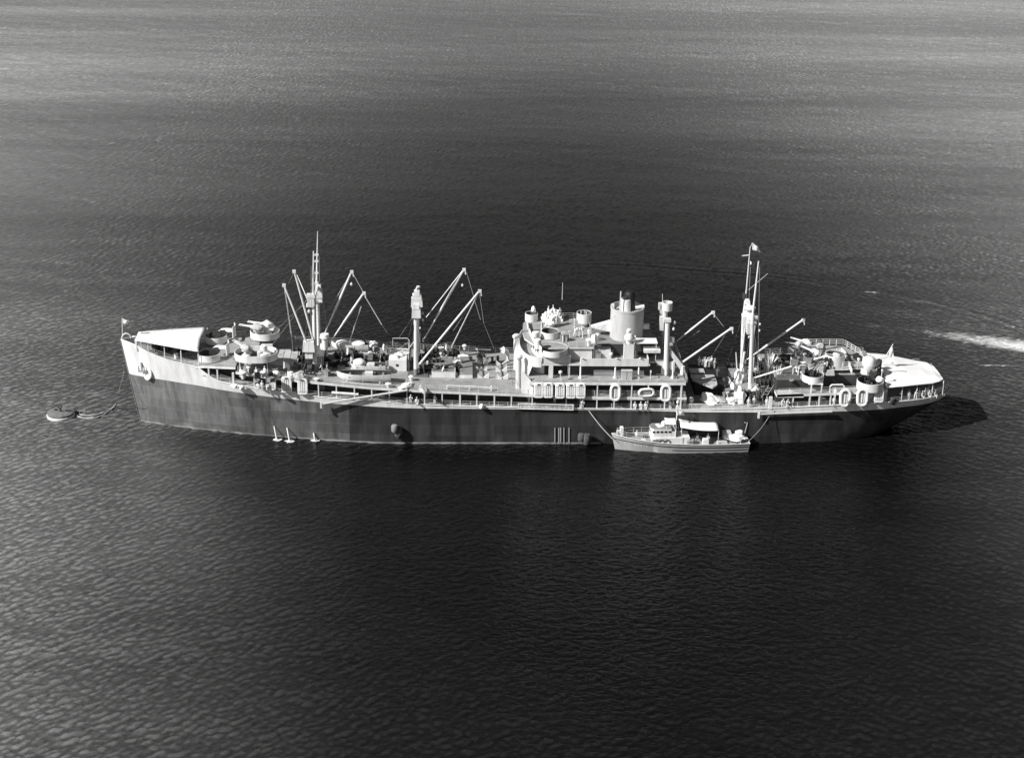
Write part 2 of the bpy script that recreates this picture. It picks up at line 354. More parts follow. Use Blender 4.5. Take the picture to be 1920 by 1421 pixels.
def sea_height(x, y):
    X_, Y_ = np.array([float(x)]), np.array([float(y)]); k_ = float(np.hypot((x-14)/90, (y+45)/75)); le = .5+.5*min(1, max(0, (k_-.5)/.6))
    l_ = min(1, max(.15, .5-(x-10)/150)); r_ = min(1, max(.2, .55+(x-10)/170))
    return WATER_Z+le*float(sum(sea_sample(tl, X_, Y_)[0][0]*w_ for tl, w_ in ((tA, l_*SEA_H), (tB, r_*SEA_H), (tC, SEA_H*.55), (tD, SEA_H*.4))))
def foam_material():
    m = bpy.data.materials.new('foam'); m.use_nodes = True; n = m.node_tree.nodes; l = m.node_tree.links; b = n['Principled BSDF']
    b.inputs['Base Color'].default_value = (.8, .8, .8, 1); b.inputs['Roughness'].default_value = .9
    tc = n.new('ShaderNodeTexCoord'); mp = n.new('ShaderNodeMapping'); mp.inputs['Scale'].default_value = (0.5, 1.6, 1); mp.inputs['Rotation'].default_value = (0, 0, R(20))
    l.new(tc.outputs['Object'], mp.inputs[0]); no = n.new('ShaderNodeTexNoise'); no.inputs['Scale'].default_value = 1.0; no.inputs['Detail'].default_value = 8; no.inputs['Roughness'].default_value = .7
    l.new(mp.outputs[0], no.inputs['Vector'])
    at_ = n.new('ShaderNodeAttribute'); at_.attribute_name = 'dens'
    ad = n.new('ShaderNodeMath'); ad.operation = 'ADD'; l.new(no.outputs['Fac'], ad.inputs[0]); l.new(at_.outputs['Fac'], ad.inputs[1])
    mr = n.new('ShaderNodeMapRange'); l.new(ad.outputs[0], mr.inputs[0])
    for k_, v in (('From Min', .72), ('From Max', 1.25), ('To Min', 0), ('To Max', 1)): mr.inputs[k_].default_value = v
    l.new(mr.outputs[0], b.inputs['Alpha']); return m
M['foam'] = foam_material()
def foam_strip(name, pts, widths, dens, z=0.09, nw=8):
    P = [Vector((p[0], p[1], 0)) for p in pts]; N = len(P); vs = []; dn = []
    for i in range(N):
        d = (P[min(i+1, N-1)]-P[max(i-1, 0)]).normalized(); nn = Vector((-d.y, d.x, 0))
        for k in range(nw+1):
            u = k/nw*2-1; q = P[i]+nn*u*widths[i]; vs.append((q.x, q.y, sea_height(q.x, q.y)+z)); dn.append(dens[i]*(1-u*u)**1.0)
    mb = MB(); mb.add(vs, [(i*(nw+1)+k, i*(nw+1)+k+1, (i+1)*(nw+1)+k+1, (i+1)*(nw+1)+k) for i in range(N-1) for k in range(nw)])
    o = mb.build(name, M['foam']); a = o.data.attributes.new('dens', 'FLOAT', 'POINT'); a.data.foreach_set('value', dn)
    o['kind'] = 'stuff'; return o
def interp_path(pp, n):
    pp = [Vector(p) for p in pp]; t = np.linspace(0, len(pp)-1, n); out = []
    for x in t:
        i = min(int(x), len(pp)-2); f = x-i; out.append(pp[i].lerp(pp[i+1], f))
    return out
w_pts = [at(x, y, Z=WATER_Z) for x, y in ((1590, 606), (1640, 611), (1690, 618), (1740, 624), (1790, 631), (1850, 640), (1920, 650), (2000, 661), (2150, 682))]
wp = interp_path(w_pts, 110)
wd = [1.0+4.6*(i/109)**0.7 for i in range(110)]; dd = [0.16+0.58*min(1, max(0, i-28)/62)**1.3 for i in range(110)]
o = foam_strip('wake_foam', wp, wd, dd, nw=24); tag(o, 'white churned foam streak of a passing launch entering at the right edge', 'wake')

for i, (px, py, L_, w_, lb) in enumerate(((1636, 549, 3.0, .9, 'small breaking crest on the wake wave beyond the stern awning'), (1717, 567, 2.0, .6, 'tiny breaking crest between two others on the wake wave'), (1893, 613, 2.0, .6, 'tiny breaking crest farthest right on the upper wake wave'), (1718, 674, 1.6, .7, 'white fleck on the ripple just above the stern awning'), (1868, 686, 8.0, .5, 'thin broken white line at the right edge below the main wake streak'))):
    p = at(px, py, Z=WATER_Z); d_ = Vector((1, -.35 if i < 3 else -.02, 0)); pts = [p+d_*L_*(t-.5) for t in np.linspace(0, 1, 12)]
    o = foam_strip('breaking_crest', pts, [w_*.7*math.sin(math.pi*(k+.5)/12) for k in range(12)], [.45]*12, nw=6); del o['kind']; tag(o, lb, 'whitecap')
# ------------------------------------------------------------------ ship lines
def itp(tab):
    xs_, ys_ = zip(*tab); return lambda X: float(np.interp(X, xs_, ys_))
z_main = itp([(-71, 12.6), (-58, 11.6), (-53.7, 11.0), (-49.8, 9.95), (-44.3, 9.4), (-38.3, 8.8), (-35.7, 8.5), (-27, 7.95), (-21.3, 7.4), (-9.6, 6.95), (0, 6.78), (16.7, 6.55), (25.5, 6.47), (38.7, 6.75), (47.5, 7.15), (55.6, 7.45), (61.3, 7.35), (65.3, 7.2), (71, 6.85)])
z_top = itp([(-71, 15.2), (-68, 15.1), (-66.5, 14.8), (-64, 13.75), (-60.9, 12.95), (-56.2, 12.45), (-55.8, 12.35), (-55.1, 11.8), (-54.1, 11.05), (-52.7, 10.3), (-49.8, 9.95), (-44.3, 9.45), (-38.3, 8.85), (-35.7, 8.55), (-27, 8.0), (-21.3, 7.42), (-9.6, 6.98), (0, 6.8), (16.7, 6.58), (25.5, 6.5), (38.7, 6.85), (47.5, 7.3), (55.6, 7.65), (61.3, 7.5), (65.3, 7.3), (71, 6.95)])
z_paint = itp([(-71, 9.0), (-62, 9.1), (-57, 8.95), (-49.7, 8.5), (-44.4, 8.12), (-35.7, 7.55), (-27, 6.98), (-21.3, 6.68), (-9.6, 6.62), (16.7, 6.36), (25.5, 6.1), (38.8, 6.05), (52, 6.2), (61, 6.35), (71, 5.8)])
z_upper = itp([(-50, 12.3), (-44.2, 11.8), (-33.9, 11.05), (-26.9, 10.4), (-18.5, 9.85), (-0.9, 9.15), (7.9, 8.85), (24.5, 8.72)])
z_aftup = itp([(38, 9.2), (39.1, 9.24), (51.9, 9.75), (60, 9.9)])
z_fc = itp([(-71, 14.3), (-66, 13.9), (-60.9, 12.6), (-57, 12.3), (-55.6, 12.75), (-49.4, 13.05)])
BM = 9.1
def hb(X):
    if X < -28.5: u = max(0.0, (X+69.1)/41); return BM*(1-(1-min(u, 1))**2)**0.8
    if X > 46.5: u = max(0.0, (70.5-X)/24); return BM*(1-(1-u)**2.6)**0.6
    return BM
def hull_pt(Xs, z):
    tb = max(0.0, (-26-Xs)/43.1); ts = max(0.0, (Xs-34)/36.5)
    nose = -66.9-2.2*min(1.1, max(0, z)/15.0)+69.1; zz = min(1, max(0, (z+0.2)/6.6)); tail = -11.5*(1-zz**0.75)
    zt = z_top(Xs); k = 1-min(1, max(0, z)/max(zt, 1))
    b = hb(Xs)*(1-0.42*k*tb**0.8)*(1-0.30*k*ts)
    return (Xs+nose*tb**2.2+tail*ts**2, b)
ship = thing('naval_ship', 'long cargo type naval ship with dark hull and white upperworks moored to a buoy', 'ship')
def SP(name, mb, m, smooth=False, parent=None, label=None, kind=None):
    return mb.build(name, M[m] if isinstance(m, str) else [M[q] for q in m], parent or ship, smooth, label, kind)

# hull skin
st = list(-69.1 + 40.6*(np.linspace(0, 1, 40)**1.6)) + list(np.arange(-27, 46, 2.5)) + list(46.5 + 24*(1-(1-np.linspace(0, 1, 34))**1.6))
rows_lo = [-1.5, 0.2, 0.62]
mb = MB(); V = []; n_up = 4; n_mid = 7
for side in (-1, 1):
    for Xs in st:
        zp, zt = z_paint(Xs), max(z_top(Xs), z_paint(Xs)+0.08)
        zs = rows_lo + [0.62+(zp-0.62)*(i+1)/n_mid for i in range(n_mid)] + [zp+(zt-zp)*(i+1)/n_up for i in range(n_up)]
        for z in zs:
            X, b = hull_pt(Xs, z); V.append((X, side*b, z))
nr = len(rows_lo)+n_mid+n_up; ns = len(st)
F = []; MI = []
for s_ in range(2):
    for i in range(ns-1):
        for j in range(nr-1):
            a = s_*ns*nr+i*nr+j; F.append((a, a+nr, a+nr+1, a+1)); MI.append(2 if (j == 1 and st[i] < 9) else (0 if j < len(rows_lo)+n_mid-1 else 1))
for i in (ns-1,):
    for j in range(nr-1):
        a = i*nr+j; b_ = ns*nr+i*nr+j; F.append((a, b_, b_+1, a+1)); MI.append(0 if j < len(rows_lo)+n_mid-1 else 1)
mb.v = V; mb.f = F; mb.mi = MI
M['cover'] = mat('worn_gun_canvas', 0.46, 0.9, 0.3, 1.5, 0.2)
M['boot'] = mat('waterline_scum', 0.26, 0.8, 0.7, 0.35)
hull = SP('hull', mb, ('hull', 'white', 'boot'), True)
# stem bar
mb = MB(); mb.tube([(-66.85, 0, -1), (-66.95, 0, .3), (-67.8, 0, 6), (-68.5, 0, 11), (-69.15, 0, 15.2)], 0.13, 6)
SP('stem_bar', mb, 'hull', True)
# rubbing strake at the paint line aft and thin sheer strake
for s_ in (-1, 1):
    mb = MB(); pts = []
    for Xs in np.arange(-20, 69, 2.0):
        X, b = hull_pt(Xs, z_top(Xs)); pts.append((X, s_*(b+0.03), z_top(Xs)+0.03))
    mb.tube(pts, 0.09, 6); SP('gunwale_bar', mb, 'white', True)
    mb = MB(); pts = []
    for Xs in np.arange(-69.05, -22, 1.2):
        X, b = hull_pt(Xs, z_top(Xs)); pts.append((X, s_*b, z_top(Xs)))
    mb.tube(pts, 0.09, 6); SP('bulwark_cap', mb, 'white', True)

def deck_mb(X0, X1, zf, yo=None, th=0.4, step=1.5, inset=0.0, yi=None, side=0):
    """a deck plate with a painted edge; slot 0 edge, slot 1 top"""
    mb = MB(); yo = yo or (lambda X: hb(X)-inset); n = max(2, int((X1-X0)/step)+1); X = np.linspace(X0, X1, n)
    rows = []
    for x in X:
        b = max(0.02, yo(x)); a = -b if yi is None else None
        if side == 0: ya, yb = -b, b
        elif side < 0: ya, yb = -b, -yi
        else: ya, yb = yi, b
        z = zf(x); rows += [(x, ya, z), (x, yb, z), (x, yb, z-th), (x, ya, z-th)]
    for i in range(n-1):
        a, b = i*4, i*4+4
        mb.add(rows[a:a+8], [(0, 1, 5, 4)], 1)
        mb.add(rows[a:a+8], [(1, 2, 6, 5), (2, 3, 7, 6), (3, 0, 4, 7)], 0)
    mb.add(rows[:4], [(0, 1, 2, 3)], 0); mb.add(rows[-4:], [(3, 2, 1, 0)], 0)
    return mb
SP('main_deck', deck_mb(-55, 69.6, lambda x: z_main(x)-0.12, inset=0.15, th=0.15), ('mid', 'deck'))
SP('forecastle_deck', deck_mb(-68.3, -56.2, lambda x: z_fc(x)-0.1, inset=0.25, th=0.2), ('white', 'deck'))
SP('forecastle_deck', deck_mb(-56.2, -49.4, z_fc, yo=lambda X: hb(X)+0.02, th=0.38), ('white', 'deck'))
SP('upper_deck', deck_mb(-49.4, 24.3, z_upper, th=0.42), ('white', 'deck'))
SP('boat_deck', deck_mb(-1.6, 24.0, lambda x: 11.36, th=0.48), ('white', 'deck'))

# inner walls of the open promenade under the upper deck, both sides, with recessed doors
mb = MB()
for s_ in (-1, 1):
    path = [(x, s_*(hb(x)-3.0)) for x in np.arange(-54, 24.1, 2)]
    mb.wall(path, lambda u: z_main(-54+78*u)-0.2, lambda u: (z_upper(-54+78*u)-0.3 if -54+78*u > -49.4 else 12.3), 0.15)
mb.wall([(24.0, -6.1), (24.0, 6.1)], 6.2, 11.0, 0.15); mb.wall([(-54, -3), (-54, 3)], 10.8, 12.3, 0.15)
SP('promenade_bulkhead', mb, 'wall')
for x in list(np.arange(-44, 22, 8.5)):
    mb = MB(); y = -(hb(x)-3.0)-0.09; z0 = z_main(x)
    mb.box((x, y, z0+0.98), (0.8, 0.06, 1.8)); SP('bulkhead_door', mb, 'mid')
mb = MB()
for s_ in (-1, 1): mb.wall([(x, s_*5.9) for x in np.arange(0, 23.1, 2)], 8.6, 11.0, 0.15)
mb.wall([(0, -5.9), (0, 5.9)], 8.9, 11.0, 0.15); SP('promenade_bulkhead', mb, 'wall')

# posts that carry the open decks
post_mesh = {}
def post(px, Y, z0, z1, w=0.17, mtl='white'):
    x = at(px, 740, Y=Y).x; h = round(z1-z0, 1); key = (h, w, mtl)
    if key not in post_mesh:
        b = MB(); b.box((0, 0, h/2), (w, w, h)); o = SP('deck_post', b, mtl); post_mesh[key] = o
    else:
        o = post_mesh[key].copy(); COL.objects.link(o)
    o.location = (x, Y, z0); return o
def yedge(px, inset=0.14):
    Y = -8.9
    for _ in range(8): Y = -(hb(at(px, 740, Y=Y).x)-inset)
    return Y
for s_ in (-1, 1):
    for px in (394, 410): Y = yedge(px); x = at(px, 740, Y=Y).x; post(px, s_*abs(Y), z_main(x), 12.3, 0.24)
    for px, w in ((439, .34), (478, .22), (597.5, .2), (631, .2), (664.6, .2), (697, .2), (730, .2), (763, .17), (796, .2), (829, .2), (862.5, .28), (894, .2), (927, .24), (959, .2), (998, .17)):
        Y = yedge(px); x = at(px, 740, Y=Y).x; o = post(px, Y, z_main(x)-.1, z_upper(x)-.35, w)
        if s_ > 0: o.location = (x, -Y, z_main(x)-.1)
    for px, w in ((1062, .17), (1088.6, .16), (1119.7, .18), (1152, .17), (1184, .18), (1215, .2), (1247, .2), (1277, .26)):
        Y = -8.93; x = at(px, 740, Y=Y).x; o = post(px, Y, z_main(x)-.1, 10.9, w)
        if s_ > 0: o.location = (x, -Y, z_main(x)-.1)
# rounded corner plate of the forecastle opening
mb = MB(); Y = yedge(436)
for px in (430, 436): pass

# rails
def edge_rail(name, X0, X1, zf, s_, inset=0.12, h=1.0, wires=3, sp=1.5, z_extra=0.0):
    pts = [(x, s_*(hb(x)-inset), zf(x)+z_extra) for x in np.linspace(X0, X1, max(2, int((X1-X0)/3)+1))]
    return SP(name, rail_mb(pts, h, wires, sp), 'white')
for s_ in (-1, 1):
    edge_rail('railing', -49, -2.0, z_upper, s_)
    edge_rail('railing', -52, -0.5, z_main, s_, z_extra=-.1)
    edge_rail('railing', 12, 38, z_main, s_, z_extra=-.1)
    edge_rail('railing', 38, 69.5, z_main, s_, z_extra=-.1)
    edge_rail('railing', -1, 24, lambda x: 11.36, s_)
    edge_rail('railing', 7.5, 24, z_upper, s_)
    edge_rail('railing', -66.5, -56.3, lambda x: z_top(x)-0.1, s_, h=1.1)
    edge_rail('railing', -56.2, -49.5, z_fc, s_)
SP('railing', rail_mb([(24.2, -9, 11.36), (24.2, 9, 11.36)]), 'white')

# slim walkway beam and stairs in the open side amidships
mb = MB(); mb.box((15.5, -9.0, 8.35), (16.5, .16, .18)); SP('walkway_beam', mb, 'white')

# ------------------------------------------------------------------ masts and derricks
def pole(name, base, top, r0, r1=None, n=12, m='white', parent=None, dark=0):
    mb = MB(); b, t = Vector(base), Vector(top); r1 = r1 or r0
    if dark:
        k = dark/(t-b).length; mb.tube([b, b.lerp(t, k)], r0*1.03, n, mi=1); b2 = b.lerp(t, k)
        mb.tube([b2, t], r0, n, r1=r1)
        return SP(name, mb, (m, 'mid'), True, parent)
    mb.tube([b, t], r0, n, r1=r1); return SP(name, mb, m, True, parent)
def ladder(name, a, b, w=0.35, parent=None, m='white'):
    a, b = Vector(a), Vector(b); mb = MB(); o = Vector((w/2, 0, 0))
    mb.tube([a-o, b-o], .025, 4); mb.tube([a+o, b+o], .025, 4); n = int((b-a).length/0.6)
    for i in range(1, n): p = a.lerp(b, i/n); mb.tube([p-o, p+o], .02, 4)
    return SP(name, mb, m, parent=parent)
def boom(base, tip, r=0.2, span=None, thin_from=None, m='white', head=True, wires=()):
    b, t = Vector(base), Vector(tip); mb = MB()
    if thin_from:
        mid = b.lerp(t, thin_from); mb.tube([b, b.lerp(t, thin_from*.5), mid], r*.45, 8, r1=r*.75); mb.tube([mid, mid.lerp(t, .5), t], r, 8, r1=r*.8)
    else: mb.tube([b, b.lerp(t, .5), t], r*.9, 8, r1=r*.8)
    o = SP('derrick_boom', mb, m, True)
    if head:
        h = MB(); h.box(t+Vector((0, 0, -.1)), (.55, .35, .5)); h.tube([t+Vector((.2, 0, -.2)), t+Vector((.3, 0, -.9))], .12, 6); SP('boom_head_block', h, 'white', parent=o)
        h = MB(); h.tube([b+Vector((0, 0, -.5)), b+Vector((0, 0, .2))], .22, 8); SP('gooseneck', h, 'mid', parent=o)
    return o
def wire(a, b, r=0.035, sag=0.0, name='rigging_wire', m='wire', n=2):
    a, b = Vector(a), Vector(b); pts = [a.lerp(b, i/n)-Vector((0, 0, sag*4*(i/n)*(1-i/n))) for i in range(n+1)]
    mb = MB(); mb.tube(pts, r, 4, cap=False); return SP(name, mb, m)
def block(p, r=.25):
    mb = MB(); mb.lump(p, (r*2, r*1.6, r*2.6), 1, 1, .1, flat=False); return SP('cargo_block', mb, 'white')

def goalpost(x, yn, yf, z0, topn, topf, r, head_n, head_f, dark=1.2, mast=None):
    """pair of heavy posts with the crosstree platforms on top"""
    tn = at(*topn, Y=yn); tf = at(*topf, Y=yf)
    a = pole('mast_post', (x, yn, z0), tn, r, r*.85, dark=dark); b = pole('mast_post', (x, yf, z0), tf, r, r*.85, dark=dark)
    return tn, tf, a, b
# foremast
fx = -36.75
fn, ff, A, B_ = goalpost(fx, -4.3, 3.9, 11.05, (588.5, 556), (594, 528), .36, None, None, 1.6)
tn = at(588, 471, Y=-4.3); tf = at(595.5, 434, Y=3.9)
pole('topmast', fn+Vector((-.1, 0, -.4)), tn, .2, .1, 8); t1 = at(595, 472, Y=3.9)
pole('topmast', ff, t1, .2, .14, 8); pole('topmast_spire', t1, tf, .12, .05, 6)
for (px, py, Y, w, h) in ((582.5, 554, -4.3, 1.5, .5), (583, 563, -4.3, 1.2, 1.6), (581.5, 572, -4.3, 1.3, .35), (596.5, 536, 3.9, 1.0, .6), (597.5, 549, 3.9, 1.25, 1.6), (595.5, 562, 3.9, 1.7, .6)):
    p = at(px, py, Y=Y); mb = MB(); mb.box(p, (w, 1.1, h), taper=.85); SP('crosstree_platform', mb, 'white')
mb = MB(); a = at(586, 560, Y=-4.3); b = at(596, 545, Y=3.9); mb.box((a+b)/2, (.35, 8.2, .5)); SP('crosstree_beam', mb, 'white')
for py in (478, 490, 512, 532): 
    mb = MB(); a = at(587, py-2, Y=-3.9); b = at(593, py-2, Y=3.5); p = at(592, py, Y=1.5); mb.box(p, (.9, .25, .28)); SP('topmast_band', mb, 'white')
for px, py, Y in ((577, 571, -4.6), (579.5, 584, -4.6)): block(at(px, py, Y=Y), .28)
for px in (600.5, 602.5): wire(at(px-4, 480, Y=3.9), at(px, 668, Y=3.9), .05, m='mid')
wire(at(583.5, 500, Y=-4.3), at(584, 655, Y=-4.3), .03)
ladder('mast_ladder', (fx+.55, -4.3, 12.5), fn+Vector((.5, 0, -.5)))
# aft mast
ax = 35.7
an, af, A2, B2 = goalpost(ax, -3.6, 4.6, 8.0, (1411.5, 590), (1394, 590), .36, None, None, .01)
tn2 = at(1422.5, 490, Y=-3.6); a_top = at(1406.5, 463, Y=4.6); a_mid = at(1399.5, 545, Y=4.6)
pole('topmast', an, tn2, .2, .11, 8); pole('topmast', af, a_mid, .18, .14, 8); pole('topmast_spire', a_mid, a_top, .12, .07, 6)
for (px, py, Y, w, h, m_) in ((1405, 600, 1, 2.2, 1.8, 'white'), (1403, 588, 1, 1.6, .7, 'white'), (1407, 614, -1, 1.2, 2.0, 'white'), (1401.5, 566, 2.5, .7, .7, 'white'), (1395.5, 556, 4, .4, .9, 'dark'), (1408, 598, -3, 1.2, .5, 'white')):
    p = at(px, py, Y=Y); mb = MB(); mb.box(p, (w, 1.4, h), taper=1.15 if h > 1 else .9); SP('crosstree_platform', mb, m_)
mb = MB(); p = at(1406, 577.5, Y=1); mb.lathe(p, [(.9, -.2), (1.0, 0), (.9, .2)], 14); SP('radar_dish', mb, 'white')
mb = MB(); mb.tube([at(1394, 591, Y=4.6), at(1412, 591, Y=-3.6)], .25, 8); SP('crosstree_beam', mb, 'white')
mb = MB(); mb.tube([at(1404.5, 543, Y=-3), at(1439.5, 513.5, Y=4)], .07, 6); SP('signal_yard', mb, 'white')
mb = MB(); mb.tube([at(1391.5, 480, Y=4.6), at(1404, 478.5, Y=4.6)], .1, 6); SP('signal_yard', mb, 'white')
for px, py in ((1425, 608), (1424, 620), (1404.5, 632)): block(at(px, py, Y=-3.6), .2)
wire(at(1424.5, 500, Y=-3.6), at(1421, 700, Y=-3.6), .05, m='mid'); wire(at(1407, 500, Y=4.4), at(1404.5, 560, Y=2), .035)
pole('kingpost_spar', at(1388.5, 688, Y=3), at(1399, 600, Y=3.4), .16, .12, 8)
pole('ventilator_pipe', at(1392, 686, Y=2), at(1396, 660, Y=2), .22, .22, 8)
pole('ventilator_pipe', at(1382, 690, Y=5.5), at(1380, 661, Y=5.5), .14, .1, 6)
# kingposts before the bridge hold
kx = -20.2
kn, kf, A3, B3 = goalpost(kx, -2.7, 2.9, 9.85, (780, 596), (782.5, 560), .38, None, None, 1.3)
for (px, py, Y, w, h) in ((780.5, 586, -2.7, 1.5, 1.6), (780, 574, -2.7, 1.1, .8), (781.5, 566, 2.9, 1.95, 1.5), (781.5, 556, 2.9, 1.6, .9), (781.5, 549, 2.9, 1.0, .8)):
    p = at(px, py, Y=Y); mb = MB(); mb.box(p, (w, 1.2, h), taper=.9); SP('crosstree_platform', mb, 'white')
pole('kingpost_spire', at(780.5, 550, Y=2.9), at(781, 540, Y=2.9), .2, .15, 8); mb = MB(); mb.lump(at(784, 538, Y=2.9), (.7, .4, .5), 2, 1, flat=False); SP('masthead_lamp', mb, 'white')
mb = MB(); mb.box((kx-.1, .1, kn.z-1.0), (.35, 5.6, .5)); SP('crosstree_beam', mb, 'white')
for px, py in ((792.5, 587), (793, 600), (787.5, 615)): block(at(px, py, Y=-2.7), .2)
pole('ventilator_pipe', at(786.5, 661, Y=3), at(787, 623, Y=3), .13, .11, 8)
# bridge front posts
def vent_post(base, top, r, cap=1.35):
    o = pole('kingpost', base, top, r, r*.95, 12); mb = MB(); mb.lathe(Vector(top)-Vector((0, 0, .3)), [(r*.9, 0), (r*cap, .15), (r*cap, .45), (r*.8, .7)], 14); SP('post_cap', mb, 'white', True, o)
vent_post((-3.2, -6.5, 9.2), at(972.5, 669, Y=-6.5), .5); vent_post((-3.3, 1.8, 9.2), at(968.5, 631, Y=1.8), .52)
# kingposts abaft the funnel
k3n = at(1252, 600, Y=-5.7); k3f = at(1247, 575, Y=2.6)
pole('kingpost', (21.15, -5.7, 11.36), k3n, .44, .4, 12); pole('kingpost', (21.8, 2.6, 11.36), k3f, .5, .5, 12)
mb = MB(); mb.wall(ring(k3f.x+.35, 2.6, .85, 16), k3f.z-.6, k3f.z+.8, .08, True); mb.lathe((k3f.x+.35, 2.6, k3f.z-.75), [(.5, 0), (.86, .15), (.86, .2)], 16); SP('lookout_tub', mb, 'white', True)
mb = MB(); mb.box(at(1239, 574, Y=2.6), (.8, .5, 1.2)); mb.box(at(1238.5, 592, Y=2.6), (.35, .5, 4.2)); SP('post_bracket', mb, 'white')
mb = MB(); mb.box(at(1251, 600, Y=-5.7), (1.15, 1, .5)); mb.box(at(1240.5, 606, Y=0), (.7, .6, 2.4)); SP('crosstree_platform', mb, 'white')
pole('whip_aerial', at(1242.5, 576, Y=2.6), at(1242, 551, Y=2.6), .05, .03, 4)
for px, py in ((1265, 605.5), (1263, 617)): block(at(px, py, Y=-5.7), .25)
mb = MB(); a, b, c = at(1255, 662, Y=-5.5), at(1280, 690, Y=-5.5), Vector((at(1281, 690, Y=-5.5).x, -5.5, 11.4))
mb.wall([(a.x, -5.5), (b.x, -5.5), (b.x+.3, -5.5)], lambda u: (a.z if u < .1 else (b.z-.9 if u < .6 else 11.38)), lambda u: (a.z+1.0 if u < .1 else (b.z+.6 if u < .6 else b.z+.3)), .5)
SP('kingpost_strut', mb, 'white'); pole('kingpost_strut', (b.x, -5.5, 11.38), (b.x, -5.5, b.z+.4), .38, .38, 8)

for tp, ends in (((588.5, 500, -4.3), ((575, 712, -8.9), (562, 710, -8.9), (606, 716, -8.9))), ((595, 500, 3.9), ((575, 656, 8.9), (620, 655, 8.9))), ((594, 545, 3.9), ((497, 640, 4), (700, 650, 6))),
                 ((588, 545, -4.3), ((500, 660, -6),)), ((782, 562, 2.9), ((760, 660, 8.9), (806, 656, 8.9))), ((780, 590, -2.7), ((762, 728, -8.9), (800, 731, -8.9))),
                 ((1411, 600, -3.6), ((1385, 766, -8.9), (1432, 766, -8.9), (1420, 766, -8.9))), ((1397, 580, 4.6), ((1360, 690, 8.9), (1425, 680, 8.9))), ((1176, 570, 0), ((1104, 640, -5.5), (1215, 655, 3)))):
    for e in ends: wire(at(tp[0], tp[1], Y=tp[2]), at(e[0], e[1], Y=e[2]), .022, m='mid')
# derrick booms (base point near the mast foot, tip high)
def T(px, py, Y): return at(px, py, Y=Y)
b1 = boom(T(577, 648, -5.5), T(532.5, 534, -5), .2); b2 = boom(T(588, 640, 3.9), T(551.5, 508, 4), .2)
b3 = boom(T(606, 632, 5), T(659.5, 509, 5), .21, thin_from=.42); b4 = boom(T(617, 645, -3), T(682.5, 549, -3), .21, thin_from=.42)
for a, b, r in (((533, 536, -5), (546, 627, -4), .12), ((557, 516, 4), (577, 563, 2), .09), ((656, 516, 5), (617, 582, 5), .06), ((684, 555, -3), (716, 609, -2), .08), ((677, 575, -3), (653.5, 646, -1), .1), ((661, 512, 5), (682, 549, -3), .05), ((716, 609, -2), (726, 624, -2), .03), ((546, 627, -4), (550, 660, -4), .03), ((551, 512, 4), (541, 532, -1), .03)):
    wire(T(*a), T(*b), r, m='white' if r > .07 else 'wire')
block(T(659, 533, 5), .25)
b5 = boom(T(795, 636, 4), T(870, 505, 4), .2, thin_from=.36); b6 = boom(T(785.5, 684, -3.2), T(899.5, 545, -3), .21)
for a, b, r in (((867, 508, 4), (799, 595, 3), .07), ((874, 508, 4), (901, 600, 0), .03), ((897, 550, -3), (844, 656, 0), .1), ((899, 548, -3), (907, 606, -3), .04), ((907, 606, -3), (927, 655, -3), .03), ((895, 552, -3), (850, 620, -3), .03), ((749, 632, 2), (773, 596, 0), .035), ((763, 658, 0), (777, 640, -1), .08), ((745, 655, 0), (769, 640, 0), .03)):
    wire(T(*a), T(*b), r, m='white' if r > .06 else 'wire')
block(T(867, 535, 4), .22)
b7 = boom(T(1254, 697, -5.5), T(1371.5, 615.5, -4), .22); b8 = boom(T(1267, 641, 3.5), T(1337, 585, 4), .19, thin_from=.38)
for a, b, r in (((1338, 588, 4), (1357, 613, -2), .035), ((1361, 625, -4), (1329, 677, 0), .04), ((1312, 620, 4), (1279, 642, 4), .035)): wire(T(*a), T(*b), r)
b9 = boom(T(1398, 676, 2), T(1506, 599.5, 5), .2, thin_from=.3); b10 = boom(T(1413, 709, -3.8), T(1546, 668, -3), .21)

# long stowed boat booms on the side
def side_boom(a, b, r, name='boat_boom'):
    mb = MB(); mb.tube([a, b], r, 8, r1=r*1.15); o = SP(name, mb, 'grey', True)
    h = MB(); h.box(a+Vector((-.1, 0, -.2)), (.3, .35, 1.0)); SP('boom_bracket', h, 'white', parent=o); return o
side_boom(T(603, 757.5, -9.75), T(764, 731.5, -9.5), .19)
side_boom(T(1424, 776.5, -9.7), T(1560, 771.5, -9.5), .16)
# ------------------------------------------------------------------ bridge and superstructure
def dome_front(xf, xa, b, n=14, k=2.4):
    """plan outline: curved front at xf, square aft at xa"""
    pts = [(xa, -b)]
    for a in np.linspace(-90, 90, n):
        s_, c_ = math.sin(R(a)), math.cos(R(a)); pts.append((xf+3.4*(1-abs(c_)**(2/k)), b*(abs(s_)**(2/k))*(1 if s_ > 0 else -1)))
    pts.append((xa, b)); return pts
mb = MB(); mb.prism(dome_front(-1.2, 22.5, 5.8), 11.37, 13.7, 0, 1); SP('lower_bridge_house', mb, ('white', 'deck'), True)
mb = MB(); mb.prism(dome_front(-3.0, 18.2, 7.45, 18), 13.62, 13.92, 0, 1); SP('bridge_deck', mb, ('white', 'deck'))
front = [p for p in dome_front(-3.0, 3, 7.45, 18)][1:-1]
mb = MB(); mb.wall(front, lambda u: 11.5 if .12 < u < .9 else 13.3, 15.05, .1); SP('bridge_front_bulwark', mb, 'white', True)
mb = MB(); mb.wall([(6.8, -7.45), (17.95, -7.45), (17.95, -4)], 13.55, 14.88, .08); SP('side_bulwark', mb, 'white')
mb = MB(); mb.wall([(6.8, 7.45), (17.95, 7.45)], 13.55, 14.88, .08); SP('side_bulwark', mb, 'white')
mb = MB(); mb.prism(dome_front(-1.0, 8.8, 5.7), 13.93, 16.2, 0, 1); ph = SP('pilothouse', mb, ('white', 'deck'), True)
